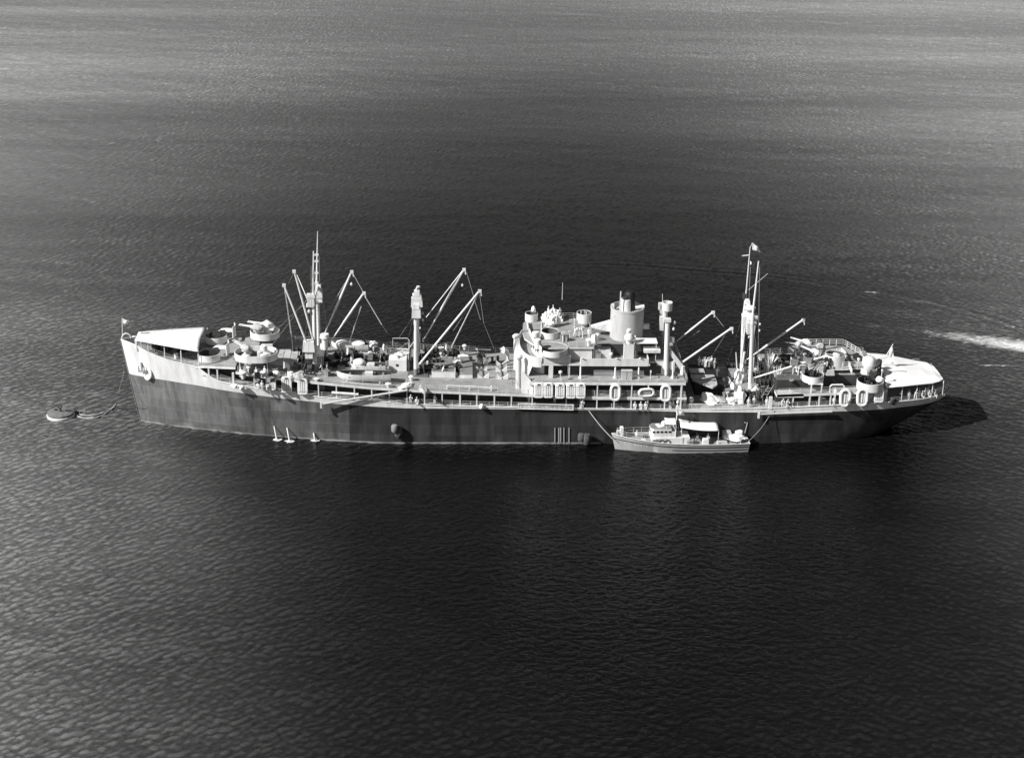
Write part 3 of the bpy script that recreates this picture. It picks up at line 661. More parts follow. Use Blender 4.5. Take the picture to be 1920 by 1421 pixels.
for k in range(6):
    a = R(-40+16*k); 
    mb = MB(); y = -4.6+1.8*k; mb.box((-1.05+(0.0 if abs(y) < 3 else .35*(abs(y)-3)), y, 15.4), (.1, 1.1, .6)); SP('window', mb, 'glass', parent=ph)
fly = [(9.0, -6.0), (5.0, -6.0), (1.5, -6.2), (-.9, -4.6), (-2.2, -2), (-2.4, 1), (-2.2, 5), (-1.2, 7.6), (6.5, 7.6), (9, 6)]
mb = MB(); mb.prism(fly, 16.0, 16.28, 0, 1); SP('flying_bridge_deck', mb, ('white', 'deck'))
SP('railing', rail_mb([(4.9, -5.95, 16.28), (9, -5.95, 16.28), (9, 6, 16.28), (6.5, 7.5, 16.28), (3, 7.5, 16.28)]), 'white')
# forward coaming that sweeps from the far tub to the near tub
cp = [at(x, y, Z=17.0) for x, y in ((988, 600), (990.5, 611), (995, 622), (1001, 634), (1008, 643), (1016, 651))]
mb = MB(); mb.wall([(p.x, p.y) for p in cp], 16.15, 17.0, .1); SP('bridge_coaming', mb, 'white', True)
def tub(cx, cy, r, z0, z1, floor='deck', a0=0, a1=360, n=24, t=.09, parent=None, name='gun_tub', m='white', foot=None):
    mb = MB(); full = abs(a1-a0) >= 360
    mb.wall(ring(cx, cy, r, n, a0, a1), z0, z1, t, full)
    mb.lathe((cx, cy, z0), [(r-.02, .0), (r-.02, .12)], n, mi=1)
    mb.wall(ring(cx, cy, r-t*1.1, n, a0, a1), z0+.02, z1-.06, t*.5, full, mi=1)  # dark lining: shade inside the tub put into the colour
    if foot: mb.lathe((cx, cy, foot), [(r*.45, 0), (r*.5, z0-foot-.4), (r*.9, z0-foot-.01)], 16)
    return SP(name, mb, (m, floor), True, parent)
tub(2.35, -6.1, 2.35, 15.35, 16.35, 'dkdeck', foot=14.0)
p = at(1031, 622, Z=17.2); tub(p.x, p.y, 1.45, 16.35, 17.4, 'dkdeck', name='lookout_tub')
p = at(996.5, 590, Z=17.3); tub(p.x, p.y, 1.05, 16.3, 17.6, 'dkdeck', name='lookout_tub'); q = p
mb = MB(); mb.lump((q.x+.3, q.y, 18.2), (.8, .8, 1.4), 4, 2, .1); SP('covered_binnacle', mb, 'canvas', True)
for px, py, r, h in ((1004.5, 627, .6, 1.3), (1008.5, 643, .55, 1.5)):
    p = at(px, py, Z=17.2); mb = MB(); mb.lathe((p.x, p.y, 16.3), [(r, 0), (r, h), (r*.8, h+.1)], 16); SP('binnacle_drum', mb, 'white', True)
p = at(1016, 615, Z=17.5); mb = MB(); mb.lathe((p.x, p.y, 16.3), [(.18, 0), (.18, 2.2), (.25, 2.3)], 10); SP('voice_pipe', mb, 'white', True)
p = at(1095, 594, Z=17.9); tub(p.x, p.y, 1.22, 17.0, 18.7, 'dkdeck', name='lookout_tub', foot=16.3)
for dx, dy in ((-.5, .3), (.4, -.2), (.2, .6)):
    mb = MB(); mb.tube([(p.x+dx, p.y+dy, 17.1), (p.x+dx, p.y+dy, 18.9)], .08, 6); SP('director_stand', mb, 'white')
pole('whip_aerial', at(1054, 562, Y=3), at(1055, 530, Y=3), .05, .025, 4)
p = at(1114, 637, Y=-5.2); mb = MB(); mb.lathe((0, 0, 0), [(.15, -.45), (.8, -.35), (.95, .1), (.95, .35), (.85, .4)], 18)
o = SP('searchlight', mb, 'white', True); o.rotation_euler = (R(15), R(80), 0); o.location = p
pole('searchlight_post', (p.x, p.y, 13.9), p, .12, .12, 6)
# upper works abaft the pilothouse
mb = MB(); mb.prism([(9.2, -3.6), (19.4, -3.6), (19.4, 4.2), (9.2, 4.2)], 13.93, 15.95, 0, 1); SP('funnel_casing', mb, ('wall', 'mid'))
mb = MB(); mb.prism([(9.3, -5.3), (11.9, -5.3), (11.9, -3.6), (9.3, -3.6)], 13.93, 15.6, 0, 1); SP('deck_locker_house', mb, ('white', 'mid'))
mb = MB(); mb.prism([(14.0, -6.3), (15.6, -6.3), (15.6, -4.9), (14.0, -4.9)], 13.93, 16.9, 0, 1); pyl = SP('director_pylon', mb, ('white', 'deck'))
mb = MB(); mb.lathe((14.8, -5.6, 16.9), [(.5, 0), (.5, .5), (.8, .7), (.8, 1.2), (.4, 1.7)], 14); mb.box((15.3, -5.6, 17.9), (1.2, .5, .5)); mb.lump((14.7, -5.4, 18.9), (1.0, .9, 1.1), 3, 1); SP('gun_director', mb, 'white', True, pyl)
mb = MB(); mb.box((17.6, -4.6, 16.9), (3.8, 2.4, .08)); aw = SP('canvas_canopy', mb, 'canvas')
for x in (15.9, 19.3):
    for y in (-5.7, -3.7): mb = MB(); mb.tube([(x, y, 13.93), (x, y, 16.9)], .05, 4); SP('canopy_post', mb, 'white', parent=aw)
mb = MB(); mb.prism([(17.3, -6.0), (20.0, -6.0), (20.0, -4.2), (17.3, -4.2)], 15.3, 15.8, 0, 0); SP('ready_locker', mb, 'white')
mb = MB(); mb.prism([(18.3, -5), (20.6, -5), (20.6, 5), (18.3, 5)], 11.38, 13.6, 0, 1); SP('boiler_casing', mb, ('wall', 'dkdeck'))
# funnel
fc = Vector((14.9, 0, 0))
mb = MB(); mb.lathe((14.9, 0, 15.95), [(2.76, 0), (2.74, 4.9), (2.80, 4.95), (2.80, 5.3), (2.66, 5.3), (2.6, 4.6), (.2, 4.5)], 40); fun = SP('funnel', mb, 'grey', True)
mb = MB(); mb.lathe((14.7, .2, 20.4), [(.95, 0), (.95, 1.4), (.9, 2.1), (.75, 2.15), (.7, 1.2)], 20); SP('inner_uptake', mb, 'white', True, fun)
mb = MB(); mb.lathe((15.3, .5, 20.4), [(.95, 0), (.95, 2.9), (.7, 3.3), (.3, 3.4)], 18); SP('uptake_cowl', mb, 'black', True, fun)
mb = MB(); mb.box((12.45, .1, 21.2), (.5, .6, .8)); SP('funnel_platform', mb, 'white', parent=fun); mb = MB(); mb.box((16.9, -.6, 21.4), (1.5, .8, .25), ry=R(-12)); SP('funnel_lip', mb, 'white', parent=fun)
mb = MB(); mb.tube([(13.6, -.9, 20.6), (13.6, -.9, 24.2)], .09, 6); SP('steam_pipe', mb, 'white', parent=fun)
pa, pb = at(1109, 614, Y=0), at(1147, 612, Y=0); mb = MB()
mb.add([pa+Vector((0, 0, .1)), pa+Vector((0, 0, -.1)), Vector((13, -.4, pb.z-1.0)), Vector((13, -.4, pb.z+1.0)), pa+Vector((0, 1, .1)), pa+Vector((0, 1, -.1)), Vector((13, 1.2, pb.z-1.0)), Vector((13, 1.2, pb.z+1.0))], [(0, 1, 2, 3), (4, 5, 6, 7), (0, 4, 7, 3), (1, 5, 6, 2), (0, 1, 5, 4), (2, 3, 7, 6)])
SP('funnel_guy_arm', mb, 'white', parent=fun)
p = at(1210, 611.5, Y=0); mb = MB(); mb.box(p, (1.3, .9, .8)); SP('siren_box', mb, 'white', parent=fun)
SP('railing', rail_mb([(18.2, -3.8, 13.92), (18.2, 5, 13.92)], 1.1), 'white')
# boat deck fittings: davits, lockers, rolled awning
for px, y1 in ((1088, 672), (1153, 672), (1197, 672), (1261, 677)):
    b = at(px, 709, Z=11.36); t = at(px+1.5, y1, Y=b.y); mb = MB(); mb.lathe(b, [(.34, 0), (.3, .25), (.14, .5), (.12, t.z-b.z)], 8); mb.tube([t, t+Vector((.25, -.5, .25))], .09, 6); SP('davit_post', mb, 'white', True)
mb = MB(); a, b = at(1113, 698, Y=-5.95), at(1207, 699, Y=-5.95); mb.tube([a, b], .45, 12); SP('rolled_awning', mb, 'canvas', True)
SP('boat_deck_shade_panel', MB().box(((a.x+b.x)/2, -5.86, 12.3), (14, .05, 1.4)), 'wall')  # flat dark panel painted for the shade behind the rolled awning
for px in (1169.5, 1180):
    p = at(px, 711, Z=11.36); mb = MB(); mb.box(p+Vector((0, 0, .75)), (.8, .7, 1.5)); mb.box(p+Vector((0, 0, 1.55)), (.9, .8, .12)); SP('boat_deck_locker', mb, 'grey')
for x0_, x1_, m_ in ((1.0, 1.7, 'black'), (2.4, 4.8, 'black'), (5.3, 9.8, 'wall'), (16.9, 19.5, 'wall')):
    mb = MB(); mb.box(((x0_+x1_)/2, -5.84, 12.45), (x1_-x0_, .05, 2.0)); SP('opening_shade_panel', mb, m_)  # dark panels on the wall: openings, and recess shade put into colour
# slanted side screen before the bridge
mb = MB(); a, b, c, d = at(977, 692, Y=-8.6), at(998, 717, Y=-8.95), at(1000, 739, Y=-8.95), at(977, 739, Y=-8.6)
off = Vector((0, .12, 0)); mb.add([a, b, c, d, a+off, b+off, c+off, d+off], [(0, 1, 2, 3), (7, 6, 5, 4), (0, 4, 5, 1), (1, 5, 6, 2), (2, 6, 7, 3), (3, 7, 4, 0)]); SP('side_screen', mb, 'white')
# wing house under the near tub with pillar and opening
mb = MB(); mb.prism([(0.5, -7.3), (5.2, -7.3), (5.2, -5.8), (0.5, -5.8)], 13.95, 15.3, 0, 0); SP('bridge_wing_house', mb, 'white')
for x in (2.0, 5.0): mb = MB(); mb.box((x, -7.2, 12.5), (.7 if x < 3 else .15, .5 if x < 3 else .15, 2.25)); SP('wing_pillar', mb, 'white')
p = at(1051, 698, Y=-8.6); mb = MB(); mb.lathe(p, [(.1, -.3), (.3, -.15), (.32, .15), (.1, .3)], 12); mb.tube([p, (p.x, p.y, 11.37)], .05, 6); SP('signal_lamp', mb, 'white', True)
p = at(1146, 664, Y=-6.5); mb = MB(); mb.lathe(p, [(.1, -.3), (.28, -.15), (.3, .15), (.1, .3)], 12); mb.tube([p, (p.x, p.y, 13.93)], .05, 6); SP('signal_lamp', mb, 'white', True)
# stowed accommodation ladder on the side
a, b = at(971.5, 761, Y=-9.45), at(1076, 763.5, Y=-9.45); mb = MB(); L = b-a
for dz in (-.5, .42): mb.tube([a+Vector((0, 0, dz)), b+Vector((0, 0, dz))], .075, 4)
for k in range(44): p = a+L*k/43; mb.tube([p+Vector((0, 0, -.5)), p+Vector((0, 0, .42))], .035, 4)
g_ = SP('accommodation_ladder', mb, 'white'); mb = MB(); mb.box((a+b)/2+Vector((0, .25, -.45)), (L.length, .4, .06)); SP('ladder_treads', mb, 'dark', parent=g_)
mb = MB(); mb.box(a+Vector((.1, 0, -.02)), (.1, .12, 1.0)); mb.box(b+Vector((-.1, 0, -.02)), (.1, .12, 1.0)); SP('ladder_end', mb, 'white', parent=g_)
# ------------------------------------------------------------------ guns and gun tubs
def gun(loc, rz, cover=True, scale=1.0, barrels=2, elev=12, label=None, dark=False):
    base = MB(); base.lathe((0, 0, 0), [(.75, 0), (.75, .25), (.35, .45), (.35, .9), (.55, 1.0), (.55, 1.15)], 12)
    for s_ in (-1, 1): base.box((0, s_*.45, 1.35), (.9, .12, .8))
    g = base.build('gun', M['dark' if dark else 'white'], ship, False); g.location = loc; g.rotation_euler = (0, 0, rz); g.scale = (scale,)*3
    for k in range(barrels):
        y = (k-(barrels-1)/2)*.45; b = MB(); e = R(elev)
        b.tube([(-.7*math.cos(e), y, 1.5-.7*math.sin(e)), (.7*math.cos(e), y, 1.5+.7*math.sin(e))], .13, 8)
        b.tube([(.7*math.cos(e), y, 1.5+.7*math.sin(e)), (2.7*math.cos(e), y, 1.5+2.7*math.sin(e))], .06, 6)
        b.build('barrel', M['dark' if dark or not cover else 'canvas'], g)
    if cover:
        c = MB(); c.lump((-.15, 0, 1.45), (1.9, 1.5, 1.3), int(loc[0]), 2, .22, flat=False); c.tube([(.4, 0, 1.6), (2.1, 0, 1.5+2.1*math.sin(R(elev)))], .22, 8, r1=.1); c.build('canvas_cover', M['cover' if int(abs(loc[0]*3+loc[1]*5)) % 3 else 'canvas'], g, True)
    return g
# forecastle end tubs with shields
for px, py, zz, far in ((392, 661, 14.2, 0), (405, 628, 14.2, 1)):
    p = at(px, py, Z=zz); tub(p.x, p.y, 1.75, zz-1.2, zz, 'dkdeck', a0=100 if not far else 120, a1=400 if not far else 400)
    gun((p.x+1.1, p.y+.2, zz-1.1), R(185), cover=False, dark=True, barrels=2, elev=8)
    mb = MB(); q = Vector((p.x+2.9, p.y+.6, zz-.1)); mb.wall([(q.x, q.y-1.3), (q.x+.35, q.y), (q.x, q.y+1.3)], q.z-.2, q.z+1.7, .12); SP('splinter_shield', mb, 'white')
    mb = MB(); mb.lump((p.x+1.6, p.y+1.6, zz+.2), (2.6, 1.0, 1.0), 9+far, 2, .2); SP('canvas_cover', mb, 'canvas', True)
# raised stadium shaped gun platforms abaft the forecastle
def plat(pl, pr, zt, depth, Yc, r):
    a, b = at(*pl, Y=Yc), at(*pr, Y=Yc); mb = MB(); o = stadium(a.x, b.x, Yc, r); mb.wall(o, zt-depth, zt, .1, True); mb.prism(stadium(a.x+.05, b.x-.05, Yc, r-.05), zt-depth+.05, zt-depth+.25, 0, 1)
    return SP('gun_platform', mb, ('white', 'dkdeck'), True), a.x, b.x
o, xa, xb = plat((440, 658), (520, 658), 15.2, 1.15, -5.4, 2.5)
gun((xa+1.8, -5.2, 14.2), R(150), True, 1.0, elev=20); gun((xb-2.3, -5.2, 14.2), R(60), False, .8, barrels=1, elev=25)
mb = MB(); mb.lathe((xb-2.2, -5.2, 14.2), [(1.1, 0), (1.1, .7), (.6, 1.0), (.55, 1.9), (.4, 2.0)], 16); mb.box((xb-1.6, -5.2, 16.2), (1.7, .3, .3)); SP('gun_mount_housing', mb, 'white', True)
mb = MB(); mb.lathe((xa+4.2, -5.6, 14.2), [(.55, 0), (.55, 1.0), (.3, 1.2)], 12); SP('ready_drum', mb, 'grey', True)
o, xc, xd = plat((470, 628), (524, 628), 15.1, 1.15, 4.6, 2.3)
gun((xc+1.2, 4.0, 14.1), R(172), True, 1.15, elev=6); gun((xd-2.2, 5.0, 14.1), R(172), True, 1.2, elev=8)
for x, y in ((xa+1, -7.2), (xb-1.5, -7.2), (xa+1.5, -3.5), (xb-2, -3.5), (xc+1, 4.5), (xd-1.6, 4.5), (xd-1.6, 6.0)):
    mb = MB(); mb.tube([(x, y, z_upper(x)), (x, y, 14.1)], .12, 6); SP('platform_leg', mb, 'grey')
mb = MB(); mb.prism([(xc-.3, -2), (xd-1, -2), (xd-1, 5.2), (xc-.3, 5.2)], lambda x, y: z_upper(x), 13.4, 0, 1); SP('gun_deck_house', mb, ('mid', 'deck'))
mb = MB(); mb.prism([(-49.2, -3.5), (-46.5, -3.5), (-46.5, 5.5), (-49.2, 5.5)], lambda x, y: z_upper(x), 13.6, 0, 1); SP('forecastle_house', mb, ('grey', 'deck'))
# aft gun deck
mb = MB(); mb.prism([(39.6, -6.0), (46.2, -6.0), (46.2, 5.6), (39.6, 5.6)], 6.7, 10.6, 0, 1); SP('after_deckhouse', mb, ('wall', 'dkdeck'))
mb = MB(); mb.prism([(46.2, -5.4), (57, -5.4), (57, 5.6), (46.2, 5.6)], 6.9, 11.3, 0, 1); SP('after_deckhouse', mb, ('wall', 'deck'))
mb = MB(); mb.wall([(40.3, 0.2), (43.8, 0.2), (43.8, 4.6), (40.3, 4.6)], 10.5, 10.95, .15, True); mb.box((42.05, 2.4, 10.66), (3.5, 4.4, .08), mi=1); hc = SP('deck_hatch', mb, ('dark', 'black'))
for i in range(2):
    for j in range(2): mb = MB(); mb.box((41.6+i*1.1, 1.7+j*1.3, 10.8), (.6, .7, .12)); SP('hatch_panel', mb, 'mid', parent=hc)
for s_ in (-1, 1):
    SP('side_walkway', deck_mb(39.1, 57.6, z_aftup, th=.45, side=s_, yi=7.0, inset=0), ('white', 'deck'))
    edge_rail('railing', 39.4, 57.3, z_aftup, s_)
    for px, w in ((1445, .5), (1487, .2), (1518, .22), (1536, .22), (1557, .2), (1609, .2), (1658, .26)):
        Y = yedge(px); x = at(px, 750, Y=Y).x; o = post(px, Y, z_main(x)-.05, z_aftup(x)-.4, w); o.location = (x, s_*abs(Y), z_main(x)-.05)
mb = MB(); mb.wall([(39.2, -9.05), (41.6, -9.05), (43.6, -9.05)], 8.75, lambda u: 9.9 if u < .7 else 9.3, .1); SP('walkway_screen', mb, 'white')
a = at(1524.5, 702, Y=-6.9); tub(a.x, -6.9, 1.75, 10.95, 12.1, 'dkdeck')
mb = MB(); mb.box((a.x+.2, -8.2, 10.9), (2.4, .9, .15)); SP('tub_bracket', mb, 'white')
for px in (1517.5, 1537): p = at(px, 765, Y=-8.7); mb = MB(); mb.box((p.x, -8.75, 8.9), (.2, .2, 4.0)); SP('tub_strut', mb, 'white')
gun((a.x, -6.6, 11.05), R(40), False, .9, dark=True, elev=35)
mb = MB(); mb.prism([(45.0, -5), (50.5, -5.2), (54.5, -4.6), (54.8, 1), (53, 5.5), (46, 5.5)], 12.0, 12.3, 0, 1); SP('after_gun_platform', mb, ('white', 'deck'))
SP('railing', rail_mb([(50.5, -5.2, 12.3), (54.5, -4.6, 12.3), (54.8, 1, 12.3), (53, 5.5, 12.3), (46, 5.5, 12.3)], 1.1, 3, 1.2, .05, .04), 'white')
p = at(1566, 664, Z=14.1); tub(p.x, p.y, 1.62, 12.3, 14.2, 'dkdeck'); gun((p.x, p.y, 12.6), R(200), True, .8, elev=20)
mb = MB(); a, b, c = at(1575, 655, Z=13.8), at(1590, 664, Z=13.4), at(1597, 697, Z=12.5)
mb.wall([(at(x, y, Z=13.2).x, at(x, y, Z=13.2).y) for x, y in ((1569, 653), (1578, 651), (1586, 659), (1590, 672), (1598, 692))], 12.3, 13.1, .12); SP('platform_screen', mb, 'white', True)
for px, py, z, rz, cov in ((1497, 648, 12.4, 195, True), (1509, 643, 12.4, 170, True), (1536, 652, 12.4, 200, True), (1527, 662, 12.4, 150, True), (1516, 667, 12.3, 30, False), (1552, 676, 12.3, 60, False)):
    p = at(px, py, Z=z+1.2); gun((p.x, p.y, z), R(rz), cov, .95, dark=not cov, elev=14)
for px, py, dx, dy in ((1487, 655, 1.7, 1.4), (1545, 693, 2.4, .8), (1556, 697, 1.4, 1.2)):
    p = at(px, py, Z=12.4); mb = MB(); mb.box(p, (dx, dy, .9), taper=.8); SP('ready_locker', mb, 'grey')
p = at(1505, 672, Z=12.2); mb = MB(); mb.wall(ring(p.x, p.y, 2.0, 16, 150, 330), 11.0, 12.4, .1); SP('gun_tub', mb, 'white', True)
# hooded mount aft
p = at(1628, 692, Z=11.8); tub(p.x, p.y-.2, 1.35, 11.3, 12.2, 'deck', foot=9.9)
mb = MB(); mb.lathe((p.x, p.y, 12.0), [(1.05, 0), (1.05, .5), (1.15, .6), (1.1, 1.4), (.8, 1.9), (.3, 2.1)], 18); hm = SP('hooded_gun_mount', mb, 'white', True)
mb = MB(); mb.tube([(p.x-.3, p.y+.2, 13.3), (p.x+.1, p.y+.4, 13.3)], .5, 8); mb.tube([(p.x+.5, p.y+.3, 13.4), (p.x+3.3, p.y+.6, 13.8)], .12, 8); SP('barrel', mb, 'white', True, hm)
p = at(1607, 672, Z=12.5); gun((p.x, p.y, 11.3), R(190), False, 1.1, dark=True)
p = at(1632, 713, Z=11.1); tub(p.x, p.y, 2.15, 9.75, 11.15, 'dkdeck', foot=7.4); gun((p.x-.3, p.y, 9.9), R(220), False, 1.0, dark=True, elev=30); gun((p.x+.8, p.y+.4, 9.9), R(120), False, .7, dark=True, elev=30)
mb = MB(); mb.lump((p.x+1.5, p.y-.2, 11.3), (1.4, 1.2, 1.2), 3, 2, .15); SP('canvas_cover', mb, 'canvas', True)
mb = MB(); mb.tube([at(1556, 736, Y=-8.8), at(1557, 724, Y=-8.8), at(1560, 721.5, Y=-8.8), at(1580, 721, Y=-8.8), at(1583, 724, Y=-8.8), at(1583, 735, Y=-8.8)], .14, 8); SP('pipe_frame', mb, 'white', True)
# ------------------------------------------------------------------ awnings (fabric with sag)
def awning(name, rowsA, nx=20, ny=8, sag=.12, parent=ship, m='canvas', th=.05):
    """rowsA: list of polylines (near edge ... far edge), each list of points"""
    def samp(pl, u):
        t = u*(len(pl)-1); i = min(int(t), len(pl)-2); return Vector(pl[i]).lerp(Vector(pl[i+1]), t-i)
    vs = []
    for i in range(nx+1):
        col = [samp(pl, i/nx) for pl in rowsA]
        for j in range(ny+1):
            p = samp(col, j/ny); k = (math.sin(math.pi*j/ny)**.7)*(.6+.4*abs(math.sin(math.pi*i/nx*4))); p = p-Vector((0, 0, sag*k)); p.z += .03*noise.noise(p*.8); vs.append(p)
    n = len(vs); fs = [(i*(ny+1)+j, (i+1)*(ny+1)+j, (i+1)*(ny+1)+j+1, i*(ny+1)+j+1) for i in range(nx) for j in range(ny)]
    mb = MB(); mb.add(vs, fs); o = mb.build(name, M[m], parent, True)
    so_ = o.modifiers.new('thick', 'SOLIDIFY'); so_.thickness = th; return o
nb = [at(253, 638, Y=-2.2), at(300, 646.5, Y=-3.9), at(338, 653.5, Y=-5.0), at(372, 659.5, Y=-5.8)]
fb = [at(260, 622, Y=2.0), at(300, 618.8, Y=3.6), at(340, 615.5, Y=4.8), at(386, 613, Y=5.6)]
awb = awning('bow_awning', [nb, [a.lerp(b, .5)+Vector((0 if i < 3 else -.3, 0, .06)) for i, (a, b) in enumerate(zip(nb, fb))], fb], sag=.03)
for px, r in ((257, .2), (278, .06), (308, .07), (338.5, .09), (371, .1)):
    Y = -(hb(at(px, 655, Y=-4.5).x)-.35); p = at(px, 655, Y=Y); k = (px-253)/(372-253); zt = nb[0].z+(nb[-1].z-nb[0].z)*k
    for s_ in (-1, 1): mb = MB(); mb.tube([(p.x, s_*abs(Y), z_fc(p.x)-.1), (p.x, s_*abs(Y)*.97, zt)], r, 6); SP('awning_stanchion', mb, 'white', True, awb)
na = [at(1663, 727, Y=-8.0), at(1700, 723.5, Y=-7.2), at(1748, 718.5, Y=-5.2), at(1763, 714.5, Y=-4.3), at(1769, 711, Y=-3.1)]
ra = [at(1652, 683, Y=.5), at(1690, 686, Y=.5), at(1728, 691, Y=.8), at(1752, 697, Y=.3), at(1765.5, 705, Y=-1.0)]
fa = [Vector((p.x, -p.y, p.z)) for p in na]
awa = awning('stern_awning', [na, [a.lerp(b, .5)+Vector((0, 0, .1)) for a, b in zip(na, ra)], ra, [a.lerp(b, .5)+Vector((0, 0, .1)) for a, b in zip(fa, ra)], fa], sag=.05, ny=16, nx=28)
for px, r in ((1663, .14), (1692, .06), (1719.5, .06), (1748, .06), (1767.5, .08)):
    X = at(px, 735, Y=-6.5).x; Y = -(hb(X)-.4); p = at(px, 735, Y=Y); k = (px-1663)/(1769-1663); zt = float(np.interp(px, (1663, 1700, 1748, 1769), (na[0].z, na[1].z, na[2].z, na[4].z)))
    for s_ in (-1, 1): mb = MB(); mb.tube([(p.x, s_*abs(Y), z_main(p.x)), (p.x, s_*abs(Y)*.96, zt)], r, 6); SP('awning_stanchion', mb, 'white', True, awa)
# flags
def flag(name, p0, pts, m='cloth', parent=ship, seed=0):
    """p0 corner list (quad) a,b,c,d ; waves in Y"""
    a, b, c, d = [Vector(p) for p in pts]; vs = []; nx, ny = 8, 5
    for i in range(nx+1):
        for j in range(ny+1):
            u, v = i/nx, j/ny; p = (a.lerp(b, u)).lerp(d.lerp(c, u), v); p.y += .18*math.sin(u*7+seed+v*2)*u; p.z += .05*math.sin(u*9+v*3); vs.append(p)
    mb = MB(); mb.add(vs, [(i*(ny+1)+j, (i+1)*(ny+1)+j, (i+1)*(ny+1)+j+1, i*(ny+1)+j+1) for i in range(nx) for j in range(ny)])
    o = mb.build(name, M[m], parent, True); s_ = o.modifiers.new('thick', 'SOLIDIFY'); s_.thickness = .03; return o
js = pole('jackstaff', (at(230, 637, Y=0).x, 0, 14.9), at(229, 595.5, Y=0), .09, .06, 6)
flag('jack_flag', None, [at(230, 598, Y=0), at(241.5, 601, Y=0), at(242, 607.5, Y=0), at(230.5, 607, Y=0)])
fs_ = pole('ensign_staff', at(1648, 690, Y=0), at(1674.5, 645, Y=0), .09, .06, 6)
flag('ensign', None, [at(1673, 648, Y=0), at(1675.5, 661, Y=0), at(1675, 681, Y=0), at(1666, 664, Y=0)], seed=2)
flag('ensign', None, [at(1667, 660, Y=.2), at(1674, 660, Y=0), at(1675.5, 682, Y=.1), at(1671, 682, Y=.2)], seed=1)
pole('flag_halyard', at(1406.5, 465, Y=4.6), at(1411, 455, Y=4.6), .04, .04, 4)
flag('signal_flag', None, [at(1411, 456, Y=4.6), at(1422.5, 463.5, Y=4.6), at(1426.5, 474, Y=4.6), at(1411, 468.5, Y=4.6)])
flag('signal_flag', None, [at(1406, 488, Y=4.6), at(1409.5, 492, Y=4.6), at(1412, 495, Y=4.6), at(1406, 497, Y=4.6)])
flag('signal_flag', None, [at(1410, 494, Y=4.6), at(1419, 494, Y=4.6), at(1414, 499, Y=4.6), at(1408, 502, Y=4.6)], m='black')
# bow fittings
mb = MB(); c = at(237.5, 634, Y=0); mb.tube([c+Vector((.75*math.cos(a), 0, .75*math.sin(a)*1.1)) for a in np.linspace(0, math.pi, 9)], .13, 6); SP('bow_roller', mb, 'white', True)
for (px, py) in ((246, 640), (251, 636), (300, 655), (330, 668)):
    p = at(px, py, Z=14.0 if px < 260 else 12.9); mb = MB(); mb.lathe(p, [(.3, -.4), (.3, .3), (.4, .35), (.4, .5), (.2, .55)], 10); SP('bollard', mb, 'white', True)
for px, py, s in ((352, 686, 1), (383.5, 707, 1)): pass
# anchor in its hawse and the sloped bolster, near side
def hull_at(px, py):
    Y = -4
    for _ in range(25):
        p = at(px, py, Y=Y); Xs = p.x
        for __ in range(6): Xs += p.x-hull_pt(Xs, p.z)[0]
        Y = -hull_pt(Xs, p.z)[1]
    return at(px, py, Y=Y-.05)
p = hull_at(278, 700); mb = MB(); pr = []
mb.lathe((0, 0, 0), [(.95, 0), (.9, .28), (.5, .38), (.35, .15)], 16, sx=.9, sy=1.25); o = SP('hawse_bolster', mb, 'white', True); o.location = p; o.rotation_euler = (R(78), 0, R(-27))
anc = MB(); anc.box((0, 0, 0), (.28, .25, 1.7)); anc.box((0, -.05, -.8), (1.5, .3, .35)); anc.box((-.7, -.1, -.35), (.3, .22, 1.1), taper=.4); anc.box((.7, -.1, -.35), (.3, .22, 1.1), taper=.4)
for (px, py, ry) in ((266, 687, -10),):
    p = hull_at(px, py); o = SP('anchor', anc, 'mid'); o.scale = (.8, .8, .9); o.location = p+Vector((0, -.25, 0)); o.rotation_euler = (R(-12), R(ry), R(-25))
# hull fittings
p = hull_at(1674, 752); mb = MB(); mb.lathe((0, 0, 0), [(.62, 0), (.6, .5), (.4, .55), (.35, .1)], 14); o = SP('stern_chock', mb, 'dark', True); o.location = p+Vector((0, .1, 0)); o.rotation_euler = (R(90), 0, R(20))
for px in (1040.5, 1048, 1051.5, 1057.5, 1067):
    mb = MB(); a, b = at(px, 802, Y=-9.2), at(px, 829, Y=-9.2); mb.tube([a, b], .07, 5); SP('fender_guide', mb, 'grey')
# ------------------------------------------------------------------ deck clutter that is part of the ship
def winch(px, py, z, s=1.0, m='dark', rz=0.0):
    p = at(px, py, Z=z+.5); b = MB(); b.box((0, 0, .15), (2.0, 1.4, .3)); b.tube([(-.9, 0, .75), (.9, 0, .75)], .42, 10)
    for x in (-.95, -.3, .3, .95): b.lathe((x, 0, .75), [(.01, 0)], 3) if False else b.box((x, 0, .75), (.08, 1.0, 1.0))
    b.tube([(-1.25, 0, .75), (1.25, 0, .75)], .2, 8); b.box((.5, .7, .6), (.6, .5, .8))
    o = SP('cargo_winch', b, m, True); o.location = (p.x, p.y, z); o.rotation_euler = (0, 0, rz); o.scale = (s,)*3; return o
def mushroom(px, py, z, r=.4, h=1.2, m='white', tall=False):
    p = at(px, py, Z=z+h*.6); b = MB(); b.lathe((0, 0, 0), [(r*.55, 0), (r*.55, h*.6), (r, h*.65), (r*1.05, h*.85), (r*.6, h)], 12); o = SP('ventilator', b, m, True); o.location = (p.x, p.y, z); return o
def cowl(px, py, z, r=.45, h=2.0, rz=180):
    p = at(px, py, Z=z+h*.6); b = MB(); b.tube([(0, 0, 0), (0, 0, h*.7), (.1, 0, h*.9), (.5, 0, h)], r*.6, 10); b.tube([(.3, 0, h*.97), (.8, 0, h*1.0)], r*.7, 12, r1=r*1.25); o = SP('cowl_ventilator', b, 'white', True); o.location = (p.x, p.y, z); o.rotation_euler = (0, 0, R(rz)); return o
